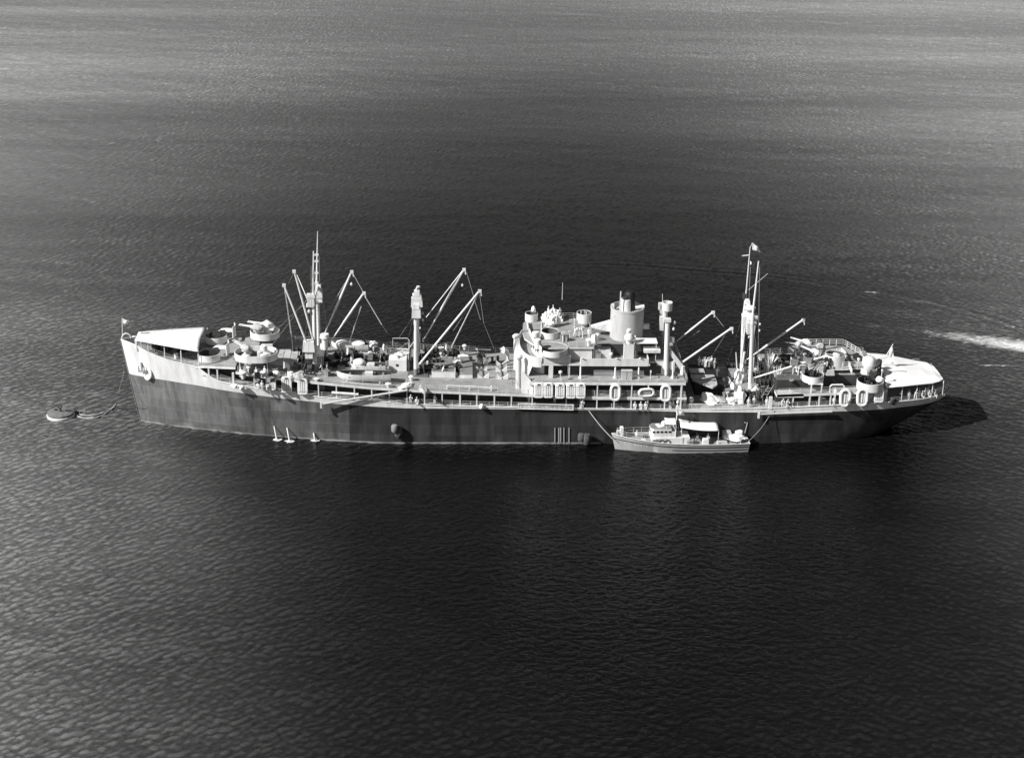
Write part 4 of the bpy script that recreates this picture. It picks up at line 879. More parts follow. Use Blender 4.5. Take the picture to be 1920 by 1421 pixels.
# mast houses and tables
mb = MB(); mb.prism([(-38.6, -2.6), (-35.4, -2.6), (-35.4, 2.4), (-38.6, 2.4)], 10.9, 13.2, 0, 1); SP('mast_house', mb, ('wall', 'dkdeck'))
p = at(579, 648, Y=-5); mb = MB(); mb.box(p, (2.0, 1.6, 1.7), taper=.85); mb.box(p+Vector((0, 0, -1.4)), (1.2, 1.0, 1.4)); SP('derrick_table', mb, 'white')
p = at(609, 642, Y=-.5); mb = MB(); mb.lathe(p, [(.5, -1.2), (.5, .8), (.85, .9), (.7, 1.5)], 12); SP('winch_control_stand', mb, 'white', True)
mb = MB(); mb.prism([(33.4, -4.6), (37.4, -4.6), (37.4, 5.4), (33.4, 5.4)], 6.4, 8.05, 0, 1); SP('mast_house', mb, ('wall', 'deck'))
mb = MB(); mb.prism([(-22.4, -3.6), (-18.2, -3.6), (-18.2, 3.6), (-22.4, 3.6)], 9.6, 10.05, 0, 1); SP('winch_platform', mb, ('mid', 'dkdeck'))
for px, py, z, s, rz in ((562, 660, 11.5, 1.2, .2), (571, 674, 11.3, 1.1, .1), (606, 678, 11.0, 1.0, 0), (620, 684, 10.9, 1.0, .4), (598, 686, 11, .9, 1.2), (640, 668, 10.8, 1.1, 0), (653, 664, 10.7, 1.2, .2),
                        (800, 672, 9.9, 1.2, 0), (815, 682, 9.8, 1.1, .1), (799, 692, 9.9, 1.2, .1), (825, 693, 9.8, 1.0, 0), (808, 660, 9.9, 1.1, 0), (846, 668, 9.7, 1.2, 0), (836, 650, 9.7, 1.0, .2),
                        (1376, 690, 7.0, 1.1, 0), (1400, 742, 6.7, 1.2, 0), (1422, 706, 8, 1.1, .3), (1428, 722, 7, 1.2, .1), (1437, 690, 7.2, 1.2, 0), (1432, 742, 6.9, 1.3, .4), (1418, 748, 6.8, 1.1, 0)):
    winch(px, py, z, s, 'dark', rz)
for px, py, z, r, h in ((455.5, 701, 12.1, .62, 1.3), (468, 690, 12.1, .55, 1.2), (594, 711, 11.1, .5, .7), (728, 721, 10.2, .5, .8), (493, 700, 11.9, .5, 1.0), (1352, 714, 7, .6, 1.2), (1454, 713, 9, .3, .6), (771, 708, 9.9, .45, 1.0), (694, 663, 10.3, .4, 1.0), (941, 655, 9.4, .4, .9), (871, 650, 9.7, .4, 1.0), (1104, 640, 16.28, .5, 1.3), (1120, 630, 16, .4, 1.2), (1296, 752, 6.5, .4, 1.6)):
    mushroom(px, py, z, r, h)
for px, py, z, h in ((611, 660, 11, 2.6), (660, 668, 10.6, 2.6), (728, 660, 10.2, 2.4), (843, 658, 9.7, 2.4), (1398, 700, 8, 2.6), (1380, 732, 6.8, 2.4), (952, 664, 9.3, 2.2), (541, 690, 11.6, 1.6)): cowl(px, py, z, .5, h, 200)
# small gear standing about on the decks
GEAR = {}
def gear(kind, px, py, z, sc=1.0, rz=0.0):
    if kind not in GEAR:
        b = MB()
        if kind == 'cable_reel':
            b.tube([(-.5, 0, .65), (.5, 0, .65)], .35, 10); b.tube([(-.56, 0, .65), (-.46, 0, .65)], .62, 12); b.tube([(.46, 0, .65), (.56, 0, .65)], .62, 12); m = 'dark'
        elif kind == 'mooring_bitts':
            b.box((0, 0, .08), (1.5, .6, .16)); b.lathe((-.45, 0, .1), [(.2, 0), (.2, .7), (.26, .75), (.2, .85)], 8); b.lathe((.45, 0, .1), [(.2, 0), (.2, .7), (.26, .75), (.2, .85)], 8); m = 'dark'
        elif kind == 'gear_locker':
            b.box((0, 0, .45), (1.3, .7, .9)); b.box((0, 0, .93), (1.4, .8, .08)); m = 'mid'
        elif kind == 'ammunition_rack':
            b.box((0, 0, .5), (.9, .35, 1.0))
            for k in range(4): b.tube([(-.33+.22*k, -.25, .1), (-.33+.22*k, -.25, 1.15)], .09, 6)
            m = 'dark'
        elif kind == 'rope_coil': b.lathe((0, 0, 0), [(.5, 0), (.55, .12), (.45, .3), (.25, .3), (.22, .1)], 12); m = 'mid'
        else:
            b.tube([(0, 0, 0), (0, 0, 1.5)], .09, 6); b.box((0, 0, 1.5), (.5, .25, .35)); m = 'white'
        o = SP(kind, b, m, kind == 'rope_coil'); GEAR[kind] = o
    else: o = GEAR[kind].copy(); COL.objects.link(o)
    p = at(px, py, Z=z+.4); o.location = (p.x, p.y, z); o.rotation_euler = (0, 0, rz); o.scale = (sc,)*3
rg_ = random.Random(31); KN = ['cable_reel', 'mooring_bitts', 'gear_locker', 'ammunition_rack', 'rope_coil', 'control_pedestal']
for x0_, x1_, y0_, y1_, zf_, cnt, kk_ in ((632, 735, 662, 684, z_upper, 22, (0, 1, 2, 4, 5)), (555, 625, 664, 700, z_upper, 16, (0, 1, 2, 4)), (795, 862, 655, 702, z_upper, 24, (0, 1, 2, 4, 5)), (1352, 1440, 700, 750, lambda X: 6.65, 26, (0, 1, 2, 4, 5)),
                                 (1486, 1562, 652, 694, lambda X: 12.3, 22, (2, 3, 4, 5)), (1470, 1510, 690, 712, lambda X: 10.6, 4, (4, 5)), (1598, 1655, 682, 704, lambda X: 11.3, 12, (2, 3, 5)), (1040, 1104, 606, 640, lambda X: 16.28, 7, (2, 5)), (1218, 1272, 688, 708, lambda X: 11.36, 5, (1, 4, 5)), (445, 520, 690, 712, z_upper, 12, (0, 2, 3, 4)), (290, 362, 648, 660, lambda X: z_fc(X)-.1, 8, (1, 4, 0)), (890, 955, 660, 676, z_upper, 5, (1, 4)), (1122, 1165, 656, 668, lambda X: 13.92, 4, (2, 5))):
    for _ in range(cnt):
        px_, py_ = rg_.uniform(x0_, x1_), rg_.uniform(y0_, y1_); z_ = zf_(at(px_, py_, Z=10).x); gear(KN[rg_.choice(kk_)], px_, py_, z_, rg_.uniform(.75, 1.15), rg_.uniform(0, 3.1))
# hatches
def hatch(x0, x1, y0, y1, z, h=.7, m='deck', panels=0, opened=False):
    mb = MB(); mb.wall([(x0, y0), (x1, y0), (x1, y1), (x0, y1)], z-.2, z+h, .14, True, 0)
    mb.box(((x0+x1)/2, (y0+y1)/2, z+h-(.12 if not opened else .55)), (x1-x0-.15, y1-y0-.15, .16), mi=1); o = SP('cargo_hatch', mb, ('white', 'black' if opened else m))
    if panels:
        for k in range(panels):
            w = (x1-x0-.3)/panels; b = MB(); b.box((x0+.15+w*(k+.5), (y0+y1)/2, z+h+.02), (w-.08, y1-y0-.3, .12)); SP('hatch_panel', b, 'tarp' if k % 2 else 'grey', parent=o)
    return o
hatch(-32.8, -26.3, -2.8, 3.8, 10.55, .8, opened=True); hatch(-17.5, -13.7, -3.2, 3.6, 9.7, 1.0, 'mid', 0)
hatch(-44.8, -39.8, -2.8, 2.8, 11.6, .7, 'deck', 4)
mb = MB(); x0 = at(862, 700, Y=-2.5).x; x1 = at(886, 700, Y=-2.5).x
mb.prism([(x0, -3.2), (x1, -3.2), (x1, 3.4), (x0, 3.4)], 9.6, lambda x, y: 10.9 if y > -1 else 10.2, 0, 1); SP('skylight_hatch', mb, ('white', 'mid'))
def vchock(px, py, z, w=1.9):
    p = at(px, py, Z=z+.3); o = MB()
    for s_ in (-1, 1):
        vs = [(s_*.1, 0, 0), (s_*w/2, 0, 0), (s_*w/2, 0, .95), (s_*.1, 0, .25)]; vs2 = [(a, b+.25, c) for a, b, c in vs]
        o.add(vs+vs2, [(0, 1, 2, 3), (7, 6, 5, 4), (0, 4, 5, 1), (1, 5, 6, 2), (2, 6, 7, 3), (3, 7, 4, 0)])
    q = SP('boat_chock', o, 'white'); q.location = (p.x, p.y, z); return q
for px, py in ((906, 707), (905, 681), (903, 693), (942, 708), (940, 682), (940, 694), (846, 705), (856, 707)): vchock(px, py, 9.35)
mb = MB(); a, b = at(905, 705, Z=9.5), at(906, 680, Z=9.5); mb.box((a+b)/2, (.2, (b-a).length, .15)); a, b = at(942, 705, Z=9.4), at(940, 680, Z=9.4); mb.box((a+b)/2, (.2, (b-a).length, .15)); SP('chock_runner', mb, 'dark')
# spare spars lashed by the rail
for a, b, Y, r, m_ in (((838, 722.5), (880, 724.5), -8.2, .1, 'white'), ((881, 724), (920, 727), -8.2, .1, 'white'), ((622, 736), (672, 739.5), -8.9, .24, 'white'), ((822, 651), (848, 652.5), 8.6, .16, 'white'), ((892, 654.5), (920, 656), 8.6, .16, 'white'), ((640, 716), (722, 724), -8.2, .05, 'white')):
    z = 0; mb = MB(); mb.tube([at(a[0], a[1], Y=Y), at(b[0], b[1], Y=Y)], r, 8); SP('stowed_spar', mb, m_, True)
for px in (838, 880, 921): p = at(px, 727, Y=-8.2); mb = MB(); mb.box(p+Vector((0, 0, -.1)), (.2, .3, .9)); SP('spar_crutch', mb, 'white')
# gangway ladders
ladder('boat_deck_ladder', at(958, 668, Y=-4.5), at(966, 725, Y=-7.5), .7, m='dark'); ladder('companion_ladder', at(1432, 745, Y=-7), at(1446, 722, Y=-7.6), .8)
mb = MB(); mb.box(at(958, 692, Z=9.2), (1.5, 11.5, .1)); SP('ladder_well', mb, 'black')
# midship deckhouse with pipe frame, between the masts
x0, x1 = at(728.5, 688, Y=-2.2).x, at(762, 688, Y=-2.2).x
mb = MB(); mb.prism([(x0, -1.4), (x1, -1.4), (x1, 4.0), (x0, 4.0)], 10.1, 12.1, 0, 1); dh = SP('winch_deckhouse', mb, ('white', 'white'))
mb = MB(); mb.box(((x0+x1)/2-.1, -1.44, 11.2), (.35, .1, .35)); SP('porthole', mb, 'black', parent=dh)
for k in range(3): mb = MB(); mb.lump((x0+1.0+k*.7, -.2+k*.9, 12.25), (1.8, 1.4, .6), k, 2, .3); SP('canvas_bundle', mb, 'canvas', True, dh)
mb = MB()
for y in (3.8,): mb.tube([(x0+.5, y, 12.1), (x0+.5, y, 14.0), (x1, y, 14.0), (x1+.3, y, 13.6), (x1+.3, y, 10.2)], .06, 6)
mb.tube([(x1+.3, -.5, 10.2), (x1+.3, -.5, 12.9), (x1+.3, 3.8, 13.7)], .05, 6); SP('pipe_frame', mb, 'white', parent=dh)
# aft well hatches under peaked tarpaulins
mb = MB()
for (a, b, c, d) in (((1291, 690), (1319, 691), (1322, 699), (1294, 698)), ((1294, 701.5), (1339, 702.5), (1344, 713.5), (1297, 710)), ((1297, 711.5), (1344, 715), (1345, 721), (1336, 726.5))):
    P_ = [at(*q, Z=9.0) for q in (a, b, c, d)]; mb.prism([(p.x, p.y) for p in P_], 8.75, 9.0)
mb.prism([(26.6, -2.6), (31.5, -2.6), (31.5, 6), (26.6, 6)], 6.4, 8.6, 1, 1); SP('after_cargo_hatch', mb, ('tarp', 'black'))
hatch(32.0, 33.3, -3.5, 3.5, 6.6, .6, 'deck')
mb = MB(); x0 = at(1292, 762, Y=-8.9).x; x1 = at(1391, 762, Y=-8.9).x
for k in range(44): x = x0+(x1-x0)*k/43; mb.box((x, -8.95, 7.0), (.06, .04, 1.0))
mb.box(((x0+x1)/2, -8.95, 7.5), (x1-x0, .06, .08)); SP('side_fence', mb, 'white')

# ------------------------------------------------------------------ things on the ship
def boat_shell(L, Bm, H, n=14, open_=True, thick=.07, stern=.75, fl=1.0):
    """double skinned open boat, bow towards -X, keel at z=0"""
    mb = MB(); rows = []
    def sec(u, off):
        b = Bm/2*min(1, (1-(1-min(1, u/.45))**2.2))*(1-(1-stern)*max(0, (u-.6)/.4)**2) if u < 1 else Bm/2*stern
        b = max(.02, b-off); sh = H*(1+.28*(1-u)**2.5+.08*u**2); kz = H*.0+ (H*.55*(max(0, .16-u)/.16)**1.6)
        x = -L/2+L*u + (off*1.4 if u < .1 else (-off if u > .9 else 0))
        pr = []
        for t in np.linspace(-1, 1, 9):
            a = abs(t); y = b*math.sin(a*math.pi/2)**.7*(1 if t >= 0 else -1); z = kz+off+(sh-kz-off*(1 if off else 0))*(1-math.cos(a*math.pi/2))**1.3 if a < 1 else sh
            pr.append((x-(sh-z)*-.25*(1-u)**3*1.0, y, z))
        return pr
    us = [0]+list(np.linspace(.03, 1, n))
    for off in ((0, thick) if open_ else (0,)):
        R0 = [sec(u, off) for u in us]; m = 9; vs = [p for r in R0 for p in r]
        mb.add(vs, [(i*m+k, (i+1)*m+k, (i+1)*m+k+1, i*m+k+1) for i in range(len(us)-1) for k in range(m-1)], 0 if off == 0 else 1)
        mb.add(R0[-1], [tuple(range(m))], 0 if off == 0 else 1)
    A_ = [sec(u, 0) for u in us]
    if open_:
        Bq = [sec(u, thick) for u in us]
        for k in (0, 8):
            vs = [r[k] for r in A_]+[r[k] for r in Bq]; N = len(us); mb.add(vs, [(i, i+1, N+i+1, N+i) for i in range(N-1)], 0)
    else:
        vs = [r[0] for r in A_]+[r[8] for r in A_]; N = len(us); mb.add(vs, [(i, i+1, N+i+1, N+i) for i in range(N-1)], 1)
    return mb
def motor_boat(label, px, py, z, L, Bm, H, rz=0, cover=None, group='boats stowed on the fore deck'):
    p = at(px, py, Z=z+H*.5); t = thing('motor_launch', label, 'boat', (p.x, p.y, z), rz, group)
    boat_shell(L, Bm, H).build('hull', [M['white'], M['dark']], t, True)
    b = MB()
    for x in (-.25, 0, .2, .36): b.box((L*x, 0, H*.75), (.35, Bm*.86, .08))
    b.build('thwarts', M['wood'], t)
    b = MB(); b.box((L*.1, 0, H*.8), (1.3, .9, .9)); b.build('engine_box', M['white'], t)
    if cover:
        b = MB(); b.lump((-L*.2, 0, H*1.25), (L*.36, Bm*.9, 1.5), 5, 2, .1); b.build('canvas_hood', M['canvas'], t, True)
    for x in (-.3, .3):
        b = MB(); b.box((L*x, 0, -.12), (.25, Bm*.7, .5)); b.build('cradle', M['grey'], t)
    return t
motor_boat('open white launch in its cradle nearest the rail of the fore deck', 681.5, 706, 10.75, 8.9, 2.5, 1.25, R(0))
motor_boat('white launch with canvas hood lying behind the open launch on the fore deck', 688, 689, 10.65, 6.2, 2.0, 1.1, R(-3), cover=True)
t = motor_boat('white boat under covers beside the far rail near the foremast', 656, 650, 10.7, 6.5, 2.2, 1.2, R(-4))
b = MB(); b.lump((-1.3, 0, 1.3), (2.2, 2.1, .8), 2, 2, .1); b.lump((1.4, 0, 1.3), (2.4, 2.1, .8), 3, 2, .1); b.build('boat_cover', M['canvas'], t, True)

# life rafts
def slab_raft():
    t = thing('life_raft', 'x', 'life raft', (0, 0, 0), 0, 'life rafts hung along the ship side')
    w, h, d = 1.55, 2.55, .45
    b = MB(); pts = []
    for cx_, cz_, a0 in ((w/2-.35, h/2-.35, 0), (-w/2+.35, h/2-.35, 90), (-w/2+.35, -h/2+.35, 180), (w/2-.35, -h/2+.35, 270)):
        for a in (0, 30, 60, 90): pts.append((cx_+.35*math.cos(R(a0+a)), 0, cz_+.35*math.sin(R(a0+a))))
    n = len(pts); vs = []
    for y, k in ((-d/2, .93), (-d/2+.1, 1), (d/2-.1, 1), (d/2, .93)): vs += [(p[0]*k, y, p[2]*k) for p in pts]
    fs = [(r*n+i, r*n+(i+1) % n, (r+1)*n+(i+1) % n, (r+1)*n+i) for r in range(3) for i in range(n)]+[tuple(range(n)), tuple(range(3*n, 4*n))]
    b.add(vs, fs); b.build('float_body', M['cork'], t, False)
    b = MB()
    for x in (-.3, .3): b.box((x, -d/2-.02, 0), (.035, .03, h*.7))
    for z in (-.75, .75): b.box((0, -d/2-.02, z), (w*.9, .03, .035))
    b.box((0, -d/2-.02, 0), (.05, .03, h*.75)); b.build('lashing', M['mid'], t)
    b = MB(); b.box((0, -d/2-.02, h/2-.22), (.5, .06, .22)); b.build('paddle_rack', M['dark'], t)
    return t
def ring_raft(w=1.9, h=3.05, tube_=.26, netting=True):
    t = thing('life_raft', 'x', 'life raft', (0, 0, 0), 0, 'life rafts hung along the ship side')
    r = w/2-tube_; pts = [(r*math.cos(a), 0, h/2-tube_-r+r*math.sin(a)) for a in np.linspace(0, math.pi, 10)]+[(r*math.cos(a), 0, -(h/2-tube_-r)+r*math.sin(a)) for a in np.linspace(math.pi, 2*math.pi, 10)]
    pts.append(pts[0]); b = MB(); b.tube(pts, tube_, 10, cap=False); b.build('float_ring', M['cork'], t, True)
    b = MB(); q = [(p[0]*.98, p[2]*.92-.1) for p in pts[:-1]]; n = len(q); vs = [(x, -.05, z) for x, z in q]+[(x, .05, z) for x, z in q]
    b.add(vs, [tuple(range(n)), tuple(range(2*n-1, n-1, -1))]); b.build('raft_floor', M['cork'], t)
    b = MB()
    for x in (-.4, 0, .35): b.box((x, -.12, -.1), (.04, .05, h*.8))
    for z in (-.8, .75): b.box((0, -.14, z), (w*.85, .04, .045))
    b.build('lashing', M['mid'], t)
    b = MB(); b.lump((0, -.08, h/2-.62), (w*.5, .06, .36), 1, 1, 0, flat=False); b.build('raft_opening', M['black'], t)
    return t
sr = slab_raft(); rr = ring_raft(); first = [True, True]
def place_raft(kind, px, py, Y, label, sc=1.0, ry=0):
    src = (sr, rr)[kind]; p = at(px, py, Y=Y)
    if first[kind]: o = src; first[kind] = False
    else: o = dup(src, p)
    o.location = p; o['label'] = label; o.scale = (sc, 1, sc) ; o.rotation_euler = (R(-7), ry, 0); return o
for i, (px, py, w) in enumerate(((508, 717, 'first of three forward of the foremast'), (537.5, 721, 'middle of three forward of the foremast'), (567.5, 725, 'last of three, right below the foremast'))):
    place_raft(0, px, py, -(hb(at(px, py, Y=-8.5).x)+.32), 'pale slab life raft, '+w, 1.06)
for i, px in enumerate((1010, 1028, 1050, 1070.5, 1089)):
    place_raft(0, px, 732+(i > 1), -9.45, 'pale slab life raft under the bridge, %s of five from the bow' % ('first', 'second', 'third', 'fourth', 'fifth')[i], 1.0)
place_raft(1, 1154, 736, -9.45, 'upright oval ring life raft below the funnel, forward of the horizontal one')
place_raft(1, 1248.5, 737, -9.45, 'upright oval ring life raft below the after kingpost')
o = place_raft(1, 1212, 736, -9.4, 'oval ring life raft hung horizontally between the two upright ones', .95, R(90)); o.scale = (.85, 1, .95)
place_raft(1, 1585, 746, -9.35, 'upright oval ring life raft on the quarter, forward of its pair', 1.08)
place_raft(1, 1617, 745, -9.2, 'upright oval ring life raft on the quarter, nearer to the slab raft', 1.08)
place_raft(0, 1648, 740.5, -8.6, 'pale slab life raft on the quarter, closest to the stern awning', 1.02)

# people: one continuous skinned body per pose
def person_mesh(name, joints, edges, radii):
    me = bpy.data.meshes.new(name); me.from_pydata(joints, edges, []); o = bpy.data.objects.new(name, me); COL.objects.link(o)
    md = o.modifiers.new('s', 'SKIN')
    if not me.skin_vertices: me.skin_vertices.new()
    for i, r in enumerate(radii): me.skin_vertices[0].data[i].radius = (r, r)
    me.skin_vertices[0].data[0].use_root = True
    sb = o.modifiers.new('d', 'SUBSURF'); sb.levels = 1; sb.render_levels = 1
    dg = bpy.context.evaluated_depsgraph_get(); ev = o.evaluated_get(dg); nm = bpy.data.meshes.new_from_object(ev)
    bpy.data.objects.remove(o); nm.name = name
    for m in ('cloth', 'skin', 'dark'): nm.materials.append(M[m])
    return nm
E_ = [(0, 1), (1, 2), (2, 3), (3, 4), (2, 5), (5, 6), (6, 7), (2, 8), (8, 9), (9, 10), (0, 11), (11, 12), (12, 13), (13, 14), (0, 15), (15, 16), (16, 17), (17, 18)]
RD = [.15, .15, .17, .065, .105, .07, .055, .045, .07, .055, .045, .10, .075, .05, .045, .10, .075, .05, .045]
def J(hip, chest, neck, head, le, lh, re, rh, lk, la, rk, ra):
    x, y, z = hip; ls = (chest[0], chest[1]+.2, chest[2]+.02); rs = (chest[0], chest[1]-.2, chest[2]+.02)
    return [hip, ((hip[0]+chest[0])/2, (hip[1]+chest[1])/2, (hip[2]+chest[2])/2), chest, neck, head, ls, le, lh, rs, re, rh,
            (x, y+.1, z-.06), lk, la, (la[0]-.16, la[1], la[2]-.04), (x, y-.1, z-.06), rk, ra, (ra[0]-.16, ra[1], ra[2]-.04)]
poses = {
    'stand': J((0, 0, .92), (0, 0, 1.38), (0, 0, 1.5), (-.02, 0, 1.66), (.03, .27, 1.12), (-.05, .28, .88), (.03, -.27, 1.12), (-.05, -.28, .88), (0, .11, .5), (.02, .11, .08), (0, -.11, .5), (.02, -.11, .08)),
    'lean': J((.05, 0, .9), (-.1, 0, 1.33), (-.15, 0, 1.45), (-.22, 0, 1.6), (-.25, .25, 1.15), (-.45, .22, 1.1), (-.25, -.25, 1.15), (-.45, -.22, 1.1), (0, .12, .5), (.1, .12, .08), (.05, -.12, .5), (.12, -.12, .08)),
    'sit': J((0, 0, .5), (-.02, 0, .98), (-.03, 0, 1.1), (-.05, 0, 1.26), (-.12, .27, .75), (-.3, .2, .6), (-.12, -.27, .75), (-.3, -.2, .6), (-.42, .13, .5), (-.42, .13, .1), (-.42, -.13, .5), (-.42, -.13, .1)),
    'walk': J((0, 0, .9), (-.04, 0, 1.36), (-.05, 0, 1.48), (-.08, 0, 1.64), (.12, .26, 1.14), (.05, .27, .92), (-.2, -.26, 1.14), (-.3, -.24, .95), (-.18, .1, .5), (-.25, .1, .09), (.08, -.1, .48), (.3, -.1, .14)),
}
PM = {}
NTH = 'first second third fourth fifth sixth seventh eighth ninth tenth eleventh twelfth thirteenth fourteenth fifteenth sixteenth seventeenth eighteenth nineteenth twentieth'.split()
for k_, j in poses.items():
    me = person_mesh('person_'+k_, j, E_, RD); PM[k_] = me
    hx = Vector(j[4])
    for p in me.polygons:
        c = sum((me.vertices[v].co for v in p.vertices), Vector())/len(p.vertices)
        p.use_smooth = True
        if (c-hx).length < .13 or any((c-Vector(j[q])).length < .1 for q in (7, 10)): p.material_index = 1
        elif any((c-Vector(j[q])).length < .13 for q in (14, 18)): p.material_index = 2
hat = MB(); hat.lathe((0, 0, 0), [(.1, 0), (.13, .03), (.13, .07), (.05, .1)], 8); hat_me = None
def person(px, py, z, label, pose='stand', rz=0.0, group='crew in white'):
    """feet at photo pixel on plane z"""
    global hat_me
    p = at(px, py, Z=z); o = bpy.data.objects.new('person', PM[pose]); COL.objects.link(o); o.location = p; o.rotation_euler = (0, 0, rz)
    tag(o, label, 'person', group)
    if hat_me is None: hh = hat.build('cap', M['cloth'], o); hat_me = hh.data
    else: hh = bpy.data.objects.new('cap', hat_me); COL.objects.link(hh); hh.parent = o
    hh.location = Vector(poses[pose][4])+Vector((0, 0, .08)); return o
zm = lambda px: z_main(at(px, 765, Y=-8.5).x)
person(770.5, 758, zm(770), 'sailor in white standing on the open side deck just aft of the stowed boat boom', 'lean', R(90))
person(781.5, 759.5, zm(781), 'sailor in white sitting on the side deck just aft of the stowed boat boom', 'sit', R(100))
person(815.5, 758, zm(815), 'sailor in white alone between two posts of the side deck below the small kingpost', 'stand', R(60))
person(1092, 767, zm(1092), 'sailor in white on the side deck at the after end of the stowed gangway ladder', 'lean', R(90))
person(492, 733, zm(492)+.3, 'sailor in white leaning at the rail before the first life raft', 'stand', R(90))
person(484, 731, zm(484)+.3, 'sailor in white seated at the rail before the first life raft', 'sit', R(80))
person(1040, 757, zm(1040), 'sailor in white behind the stowed gangway ladder under the bridge', 'stand', R(90))
person(992, 756, zm(992), 'sailor in white at the forward end of the stowed gangway ladder', 'stand', R(90))
for px, w in ((1190, 'forward'), (1201, 'middle'), (1210, 'after')): person(px, 768, zm(px), '%s of three sailors in white sitting under the horizontal life raft' % w, 'sit', R(90))
person(1256, 768, zm(1256), 'sailor in white standing under the raft by the after kingpost', 'stand', R(80)); person(1262, 766, zm(1262), 'sailor in white turned away under the after kingpost', 'walk', R(20))
person(1283, 764, zm(1283), 'sailor in white by the last post of the boat deck', 'stand', R(90))
for i, px in enumerate((1311, 1317, 1321, 1325, 1330, 1335, 1340)): person(px+random.uniform(-1.5, 1.5), 689+random.uniform(-3, 3), 9.0, 'sailor in white, %s from the left along the far well deck rail' % NTH[i], ('stand', 'lean')[i % 2], R(70+40*i), 'sailors at the far rail of the well deck')
person(1344, 706, 9.0, 'sailor in white on the corner of the after hatch cover', 'walk', R(120)); 
for px, py, w in ((1467, 765, 'forward'), (1476, 766, 'after')): person(px, py, zm(px), '%s one of two sailors in white just inside the open quarter deck side' % w, 'lean', R(90))
person(1563, 762, zm(1563), 'sailor in white standing before the first oval raft of the quarter', 'stand', R(90)); person(1565, 746, 9.6, 'sailor in white above on the walkway before the oval rafts', 'stand', R(60))
person(1493, 701, 10.6, 'sailor in white alone on the dark after deckhouse roof', 'sit', R(140))
sx = [(1703, 751), (1715, 750), (1722, 749), (1728, 749), (1733, 748), (1737, 746), (1741, 748), (1745, 746), (1749, 744), (1752, 747), (1756, 744), (1760, 743), (1763, 741), (1766, 743), (1769, 738), (1771, 740), (1774, 736), (1739, 744), (1747, 743)]
sx.sort()
for i, (px, py) in enumerate(sx): person(px, py-1.5, 7.25-(i*.03), 'sailor in white, %s from the left in the crowd at the stern rail' % NTH[i], ('stand', 'lean', 'stand', 'sit')[i % 4], R(90+(i*37) % 60), 'sailors crowded along the stern rail')
for i, (px, py) in enumerate(sorted(((1040, 590), (1047, 588), (1030, 592), (1024, 596), (1051, 592), (1028, 585), (1037, 583), (1043, 597)))): person(px, py+8, 16.28, 'signalman in white, %s from the left at the flying bridge far rail' % NTH[i], random.choice(('stand', 'lean')), random.uniform(0, 6), 'signalmen on the flying bridge')
person(1078, 632, 16.28, 'signalman in white alone in the middle of the flying bridge', 'walk', R(30)); person(1104, 634, 16.28, 'signalman in white by the after rail of the flying bridge', 'stand', R(80))
for px, py, w in ((452, 716, 'beside the first mushroom ventilator below the raised gun platform'), (481, 712, 'sitting under the raised gun platform'), (497, 714, 'at the rail just aft of the raised gun platform')): person(px, py-8, 12.0, 'sailor in white '+w, 'sit' if 'sitting' in w else 'stand', R(50))
person(604, 700, 11.0, 'sailor in white working by the foot of the foremast', 'lean', R(0)); person(613, 706-8, 11.0, 'sailor in white standing one step aft of the foremast foot', 'walk', R(200))
person(830, 704, 9.8, 'sailor in white at the winches aft of the small kingpost', 'lean', R(200)); person(838, 652+14, 9.7, 'sailor in white on the far side of the fore hold winches', 'stand', R(0))
for px, py, w in ((1403, 764, 'left'), (1413, 762, 'middle'), (1437, 764, 'right')): person(px, py, 6.6, 'sailor in white at the near rail below the after mast, %s of three' % w, 'stand', R(90))

# tarpaulin heaps, crates, bundles
def heap(px, py, z, d, label, seed, m='canvas', name='tarpaulin_heap', cat='tarpaulin', group=None, amp=.3):
    p = at(px, py, Z=z+d[2]*.3); b = MB(); b.lump((0, 0, d[2]*.28), d, seed, 3, amp); o = b.build(name, M[m], None, True); o.location = (p.x, p.y, z); o.rotation_euler = (0, 0, seed*.7); return tag(o, label, cat, group)
heap(1330, 749, 6.6, (3.8, 2.4, 1.6), 'large white tarpaulin heap on the well deck beside the near rail', 3)
heap(1352, 752, 6.6, (2.2, 2.0, 1.2), 'grey tarpaulin folded next to the white heap on the well deck', 5, 'tarp')
heap(1371, 752, 6.6, (1.8, 1.6, 1.3), 'crumpled white canvas between the grey tarpaulin and the after mast', 8)
heap(1418, 738, 6.8, (2.4, 2.0, 2.0), 'tall white canvas bundle standing right of the after mast foot', 11, amp=.4)
heap(1386, 708, 8.0, (1.5, 1.5, 2.8), 'pale conical canvas bundle left of the after mast', 12, amp=.3)
heap(1388, 745, 6.7, (1.4, 1.6, 3.0), 'white sailcloth hung upright left of the after mast foot', 14, amp=.4)
heap(1452, 716, 7.0, (1.2, 1.0, 3.4), 'white laundry bundle at the forward edge of the after deckhouse', 15, amp=.5)
heap(664, 680, 10.7, (1.4, 1.2, 1.0), 'small white canvas pack aft of the open hold', 21)
heap(858, 683, 9.8, (2.0, 2.6, 1.4), 'pale tarpaulin over gear forward of the skylight hatch', 22, amp=.35)
heap(866, 672, 9.8, (2.4, 1.6, 1.2), 'pale tarpaulin over gear behind the skylight hatch', 23, amp=.35)
heap(760, 724, 10.0, (3.2, 1.4, .8), 'low white canvas stack at the upper end of the boat boom', 24)
heap(793, 730, 9.9, (3.4, 1.0, .6), 'flat grey canvas roll right of the white stack by the near rail', 25, 'tarp')
heap(562, 706, 11.3, (2.6, 1.8, 1.6), 'grey canvas heap above the last of the forward rafts', 26, 'tarp')
heap(518, 701, 11.9, (1.4, 1.0, 1.3), 'white square canvas pack above the middle forward raft', 27, amp=.1)
heap(546, 703, 11.5, (1.3, 1.0, 1.2), 'white canvas pack between the second and third forward rafts', 28)
